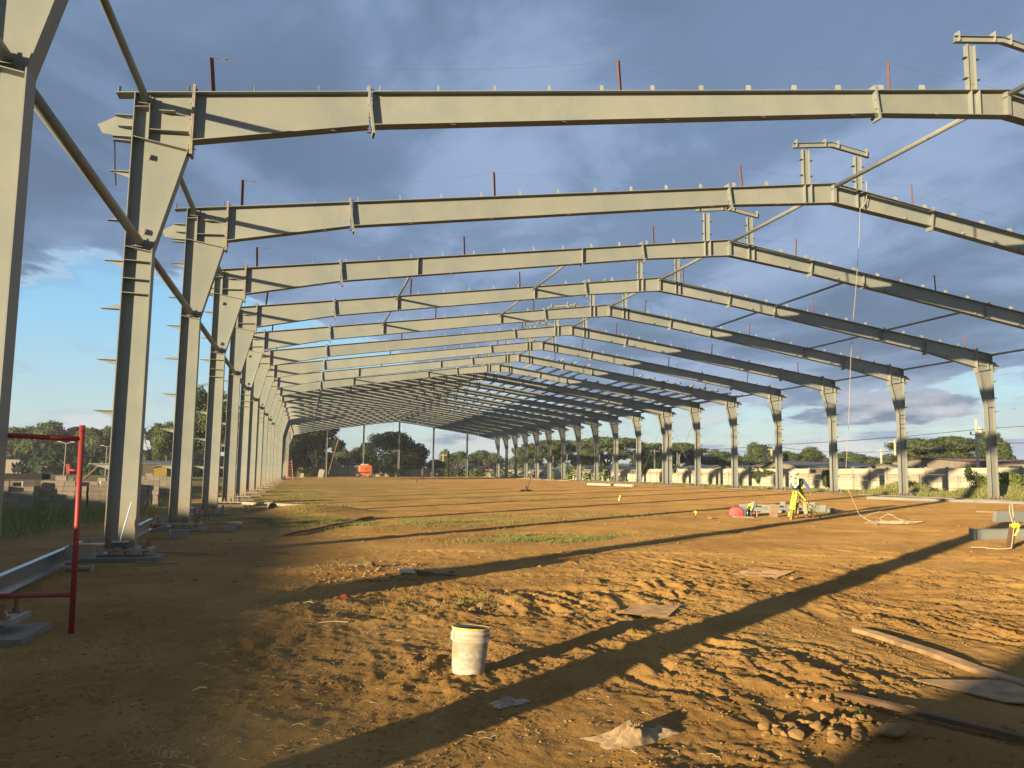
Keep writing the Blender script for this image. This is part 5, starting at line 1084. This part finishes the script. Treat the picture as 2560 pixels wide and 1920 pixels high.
# distant worker
person((16.35, 114.2, GZ(16.35, 114.2)), .2, dict(pelvis=(0, 0, .9), chest=(0, 0, 1.25), neck=(0, 0, 1.45), head=(0, -.01, 1.56), crown=(0, 0, 1.64), face=(0, -.3, 1.55), shL=(-.19, 0, 1.36), elL=(-.33, 0, 1.15), wrL=(-.25, -.2, 1.15), shR=(.19, 0, 1.36), elR=(.33, .05, 1.12), wrR=(.42, -.05, .95),
    hipL=(-.1, 0, .86), knL=(-.13, 0, .47), anL=(-.14, .02, .07), hipR=(.1, 0, .86), knR=(.14, 0, .47), anR=(.17, .02, .07), toeL=(-.15, -.12, .03), toeR=(.19, -.12, .03)), 'distant worker in dark clothes walking before the mango tree', (DARKC, DARKC, DARKC))
person((-4.6, 66, -.35), .8, dict(pelvis=(0, 0, .9), chest=(0, 0, 1.25), neck=(0, 0, 1.45), head=(0, -.01, 1.56), crown=(0, 0, 1.64), face=(0, -.3, 1.55), shL=(-.19, 0, 1.36), elL=(-.26, -.1, 1.12), wrL=(-.15, -.3, 1.05), shR=(.19, 0, 1.36), elR=(.26, -.1, 1.12), wrR=(.15, -.3, 1.05),
    hipL=(-.1, 0, .86), knL=(-.11, 0, .47), anL=(-.12, .02, .07), hipR=(.1, 0, .86), knR=(.11, 0, .47), anR=(.12, .02, .07), toeL=(-.12, -.12, .03), toeR=(.12, -.12, .03)), 'worker in pale shirt half hidden behind the left columns', (mat('pale_shirt', (.5, .52, .55), .9), DARKC, BOOT), HL)

# ------------------------------------------------------------------ things round the surveyor
x0, y0 = 14.22, 24.5; z0 = GZ(x0, y0)
t = empty('red_case', (x0, y0, z0), -R_(34), 'red rounded instrument case standing left of the surveyor', 'case'); b = MB()
b.prism([(-.25, 0), (.22, 0), (.24, .04), (.24, .22), (.19, .30), (.10, .335), (-.12, .335), (-.22, .28), (-.26, .18), (-.26, .03)], -.11, .10); o = b.obj('shell', REDP, t); bv = o.modifiers.new('b', 'BEVEL'); bv.width = .03; bv.segments = 3; o.data.shade_smooth()
b = MB(); b.box(.242, .30, -.11, .10, 0.0, .28); b.obj('side_flap', BLACK, t); b = MB(); b.path([(-.06, 0, .33), (-.05, 0, .37), (.06, 0, .37), (.07, 0, .33)], .012, 6); b.obj('handle', BLACK, t)
def bottle(x, y, lab, m, h=.22):
    t = empty('bottle', (x, y, GZ(x, y)), 0, lab, 'bottle'); b = MB(); b.lathe([(0, 0), (.035, 0), (.037, .01), (.037, h*.65), (.015, h*.82), (.015, h*.92)], 14); b.obj('bottle_body', m, t).data.shade_smooth(); b = MB(); b.lathe([(0, h*.91), (.018, h*.91), (.018, h), (0, h)], 10); b.obj('cap', WHITEP, t)
bottle(14.42, 24.15, 'dark green bottle standing before the red case', mat('dark_green_glass', (.01, .06, .045), .15), .36)
bottle(15.0, 24.55, 'small pale bottle right of the crossed stakes', mat('pale_bottle', (.6, .38, .26), .3), .20)
b = MB(); b.box(-.35, .35, -.05, .05, 0, .05); o = b.obj('timber', WOOD, None, (14.15, 24.0, GZ(14.1, 24.0))); o.rotation_euler = (0, 0, -R_(34)); tag(o, 'short pale timber lying before the red case', 'timber')
def post(x, y, w, d, h, m, lab, lean=(0, 0), rz=-.59, cat='post'):
    b = MB(); b.box(-w/2, w/2, -d/2, d/2, -.1, h); o = b.obj('stake', m, None, (x, y, GZ(x, y))); o.rotation_euler = (R_(lean[0]), R_(lean[1]), rz); tag(o, lab, cat, 'wooden stakes and posts on the dirt floor'); return o
post(15.5, 24.3, .27, .09, .42, WOOD, 'wide pale timber post left of the yellow tripod'); post(16.62, 23.75, .10, .08, .42, WOODD, 'dark wooden stake right of the surveyor'); post(15.28, 22.98, .085, .06, .35, mat('orange_wood', (.45, .22, .07), .8), 'orange-brown stake between the yellow tripod feet')
def tape(x, y, z, s, lab, par):
    b = MB(); pts = [Vector((-.02, -.05, .0)), Vector((.03, -.06, .02)), Vector((.06, -.05, -.03)), Vector((.05, -.05, -.12)), Vector((.02, -.06, -.2))]; pts = [p*s for p in pts]
    for a, c in zip(pts[:-1], pts[1:]): b.add([a, c, c+Vector((.04*s, .0, .02*s)), a+Vector((.02*s, 0, .04*s))], [(0, 1, 2, 3)])
    b.lathe([(.06*s, -.05*s), (.065*s, .0)], 10); o = b.obj('yellow_tape', YEL, par, None, fix=False); o.location = (x, y, z); return o
s1 = post(14.72, 24.6, .08, .05, .50, WOODD, 'stake wrapped in yellow tape beside the red case', (0, 8)); tape(0, 0, .42, 1.1, '', s1)
s2 = post(14.74, 24.5, .04, .03, .62, BLACK, 'thin black bar leaning across the taped stake', (0, 20))
s3 = post(12.75, 24.7, .05, .05, .24, WOODD, 'short stake with a yellow tape bow, leftmost near the red case', (0, 5)); tape(0, 0, .20, .6, '', s3)
s4 = post(15.55, 38.3, .05, .05, .28, YEL, 'short bright yellow stake out on the dirt floor', (0, 14))
s5 = post(15.3, 55.2, .10, .06, .45, WOODD, 'dark stake with twigs out beyond the yellow stake', (0, 8)); tape(0, 0, .3, 1.2, '', s5); s5.children[0].data = s5.children[0].data.copy(); s5.children[0].data.materials[0] = DARKC
b = MB(); q_ = random.Random(5)
for k in range(60): a = q_.uniform(0, 6.28); b.path([(0, 0, 0), (.25*math.cos(a), .25*math.sin(a), .12), (.5*math.cos(a), .5*math.sin(a), .02)], .02, 3)
b.tube((0, 0, 0), (.35, 0, 1.2), .02, 4); tag(b.obj('twig_heap', LEAFD, None, (15.5, 55.6, GZ(15.5, 55.6))), 'little heap of weeds and a thin stick round the far dark stake', 'weeds')
b = MB(); b.tube((0, 0, 0), (0, 0, .5), .05, 5); b.tube((.05, 0, .2), (.9, 0, 1.0), .02, 4); tag(b.obj('far_stake', WOODD, None, (12.5, 92, GZ(12.5, 92))), 'far dark stake with a leaning rod on the dirt floor', 'post')
# steel pieces lying on the floor behind the red case
def hbeam(p, rz, L, w, h, lab, clips=0, m=STEEL, tilt=0):
    t = empty('steel_beam', (p[0], p[1], GZ(p[0], p[1])+(p[2] if len(p) > 2 else 0)), rz, lab, 'steel beam', 'loose steel pieces on the floor'); t.rotation_euler = (0, tilt, rz)
    b = MB(); b.box(0, L, -w/2, w/2, 0, .012); b.box(0, L, -w/2, w/2, h-.012, h); b.box(0, L, -.005, .005, .012, h-.012); b.obj('section', m, t)
    for k in range(clips):
        x = (k+.5)*L/clips; b = MB(); b.box(x-.10, x+.10, -w/2-.01, -w/2-.002, h*.2, h+.12); b.obj('clip', m, t)
    return t
hbeam((15.75, 27.2, .05), -.35, 3.6, .14, .16, 'left grey beam lying behind the wide timber post', 4)
hbeam((16.3, 27.9, .12), -.45, 3.2, .14, .16, 'second grey beam lying crossed behind the first', 3); hbeam((16.6, 26.9, .0), -.6, 1.6, .2, .12, 'short grey piece behind the surveyor', 2)
# long pipe with an end plate on the right
o = hbeam((30.2, 38.2, .0), -1.17, 12.4, .07, .16, 'long thin grey member lying on the dirt towards the right row')
b = MB(); b.box(12.4, 12.42, -.18, .18, 0, .36); b.obj('end_plate', PLATE, o)
b = MB(); b.box(0, 3.4, -.1, .1, 0, .05); o = b.obj('timber', WOOD, None, (25.2, 25.6, GZ(25.2, 25.6))); o.rotation_euler = (0, 0, -1.2); tag(o, 'flat timber lying beyond the long grey member', 'timber')
b = MB(); b.tube((-2.6, 37.4, 0), (.9, 33.0, .0), .06, 8); b.v = [(x, y, z+GZ(x, y)+.07) for x, y, z in b.v]; tag(b.obj('pale_pipe', CONCW), 'long pale pipe lying near the left columns', 'pipe')
b = MB(); b.tube((27.9, 77, 0), (29.4, 69, .0), .12, 8); b.v = [(x, y, z+GZ(x, y)+.1) for x, y, z in b.v]; tag(b.obj('pale_pipe', CONCW), 'long pale pipe lying near the twin columns', 'pipe')
# rope hanging from the third frame, and its coil
b = MB(); x, y = 17.42, FY[2]-.16
pts = [Vector((17.62, y-.02, 11.15)), Vector((17.60, y-.03, 10.6)), Vector((17.55, y-.03, 10.38)), Vector((17.36, y, 10.18))]
b.path(pts, .013, 6); end = Vector((16.05, 19.9, GZ(16.05, 19.9)+.03)); P0 = pts[-1]
hang = [P0]; lo = Vector((15.35, 20.35, 1.25)); lo2 = Vector((15.38, 20.1, .6))
for k in range(1, 13): u = k/12; hang.append(P0.lerp(lo, u)+Vector((.03*math.sin(u*9), 0, 0)))
hang += [Vector((15.50, 19.95, .33)), Vector((15.72, 19.8, .14)), end]; b.path(hang, .0072, 6)
q_ = random.Random(4); c0 = Vector((17.0, 20.4, 0)); pr_ = end
for k in range(70):
    a = k*.62; rx, ry = .62+.42*math.sin(k*.37), .36+.22*math.sin(k*.9); z = .03+.02*abs(math.sin(k))
    p = Vector((c0.x+rx*math.cos(a+3.3), c0.y+ry*math.sin(a+3.3), 0)); z += .30*math.exp(-((k-18)/2.2)**2)+.26*math.exp(-((k-31)/2.0)**2); p.z = GZ(p.x, p.y)+z; b.path([pr_, p], .0075, 5); pr_ = p
tag(b.obj('rope', ROPE), 'pale rope hanging from the third frame down to a loose coil on the dirt', 'rope')
# beam, stake and rope at the right edge
t = hbeam((15.02, 15.42, .0), -.02, 2.6, .13, .25, 'grey steel beam lying at the right edge behind the taped stake'); b = MB(); b.box(-.02, 0, -.09, .09, -.0, .26); b.obj('end_plate', STEEL, t)
b = MB(); b.prism([(0, .37), (.06, .62), (2.6, .60), (2.6, .33)], 0, .10); b.box(2.0, 2.15, -.1, .2, -.05, .34); tag(b.obj('steel_plate', STEEL, None, (16.28, 16.0, .0)), 'end of a raised grey steel member at the right edge above the beam', 'steel beam')
s6 = post(13.95, 13.42, .12, .09, .52, WOODD, 'thick leaning stake with yellow tape and rope at the right edge', (0, 12)); tape(0, 0, .50, 1.1, '', s6)
b = MB(); A = Vector((14.05, 13.35, GZ(14, 13.4)+.52)); pts = [A+Vector((.9, .9, .35)), A+Vector((.45, .45, .16)), A, A+Vector((-.06, -.04, -.08)), A+Vector((-.16, -.05, .22)), A+Vector((.0, .1, .36)), A+Vector((.35, .4, .35)), A+Vector((.8, .8, .38))]; b.path(pts, .011, 6)
pts = [A, A+Vector((-.10, -.06, -.15)), A+Vector((-.16, -.08, -.35)), A+Vector((-.20, -.08, -.49)), A+Vector((-.5, -.1, -.50)), A+Vector((-.72, .0, -.49)), A+Vector((-.62, .15, -.49)), A+Vector((-.9, .2, -.49))]; b.path(pts, .011, 6); tag(b.obj('rope', ROPE), 'pale rope knotted round the taped stake at the right edge', 'rope')

# ------------------------------------------------------------------ far end: boom lift, ladder, prop, odds and ends
t = empty('boom_lift', (10.4, 144.2, GZ(10.4, 144.2)), .05, 'orange boom lift parked at the far end of the hall, seen from behind', 'boom lift')
b = MB(); b.prism([(-1.15, .95), (1.10, .95), (1.18, 1.3), (1.15, 2.0), (.8, 2.22), (-.95, 2.22), (-1.17, 2.0), (-1.2, 1.3)], -.9, 1.4); o = b.obj('hood', ORANGE, t); bv = o.modifiers.new('b', 'BEVEL'); bv.width = .18; bv.segments = 4; o.data.shade_smooth()
b = MB(); b.box(-.8, .8, -.6, 2.6, .45, .8); b.box(-1.0, 1.0, -.55, -.25, .35, .62); b.box(-.5, .5, .2, 1.2, .8, .95); b.obj('chassis', ORANGE, t)
for sx in (-1, 1):
    for yy in (-.4, 2.2):
        b = MB(); b.tube((sx*.95, yy, .40), (sx*1.28, yy, .40), .40, 20); w = b.obj('wheel', RUBBER, t); b = MB(); b.tube((sx*1.27, yy, .40), (sx*1.30, yy, .40), .2, 14); b.obj('rim', WHITEP, w)
b = MB(); b.box(1.19, 1.32, -.5, 1.2, .9, 1.9); b.obj('control_box', STEEL, t); b = MB(); b.box(-.5, .5, -.4, 3.0, 2.22, 2.42); b.obj('boom', CONCW, t)
lg = text_mesh('lettering', 'JLG', .42, BLACK, t, .01); lg.rotation_euler = (R_(90), 0, 0); lg.location = (.1, -.92, 1.55)
OR2 = mat('orange_fibreglass', (.55, .17, .07), .6)
t = empty('ladder', (-2.4, 118, GZ(-2.4, 118)), 0, 'tall orange ladder leaning on the far left columns', 'ladder')
d = Vector((-.62, 2.2, 7.2)); w = Vector((.42, 0, 0))
for s_ in (0, 1): b = MB(); b.tube(w*s_*2, w*s_*(1.55)+d, .045, 5); b.obj('stile', OR2, t)
for k in range(1, 20): u = k/20; b = MB(); b.tube(d*u, d*u+w*(2-.45*u), .025, 5); b.obj('rung', OR2, t)
b = MB(); b.tube((4.0, 148.4, -.1), (5.6, 143.0, 7.2), .06, 6); tag(b.obj('pipe_prop', WOOD), 'long pole leaning beside the first gable post', 'pole')
for k, (x, y, w_, h_, m_, lab) in enumerate([(2.7, 146, .9, 1.5, CONCW, 'white sheet leaning by the first gable post'), (-.5, 148, .7, .8, CONCW, 'pale drum by the far left end'), (.6, 149, .9, .5, YELW, 'yellowish pack beside the pale drum')]):
    b = MB(); b.prism([(-w_/2, 0), (w_/2, 0), (w_/2+.25*(k == 0), h_*.9), (.1, h_), (-w_/2+.2, h_*.9)], 0, .3); tag(b.obj('site_item', m_, None, (x, y, GZ(x, y))), lab, 'materials')
for x in (15.5, 17.7): rod((x, 148, 10.0), (x-.3, 146, 7.2), 'thin rope hanging from the far roof', 'ropes hanging from the far roof', .02)
rod((CX+2, FY[4]-.2, 8.4), (CX+2.25, FY[4]-.5, 6.0), 'thin wire hanging from the right end of the fifth frame', None, .006)
# ------------------------------------------------------------------ thin evening haze over the whole site
b = MB(); b.box(-320, 480, -120, 520, -4, 26); hz = b.obj('haze', None if 0 else mat('haze_air', (1, 1, 1))); hm = hz.data.materials[0]; nt = hm.node_tree; nt.nodes.clear()
ho = nt.nodes.new('ShaderNodeOutputMaterial'); hv = nt.nodes.new('ShaderNodeVolumePrincipled'); hv.inputs['Color'].default_value = (.93, .96, 1, 1); hv.inputs['Density'].default_value = 0.00036; hv.inputs['Anisotropy'].default_value = 0.0
nt.links.new(hv.outputs[0], ho.inputs['Volume']); tag(hz, kind='stuff'); hz['label'] = 'thin pale evening haze filling the air over the site'; hz['category'] = 'haze'
print('objects', len(bpy.data.objects))
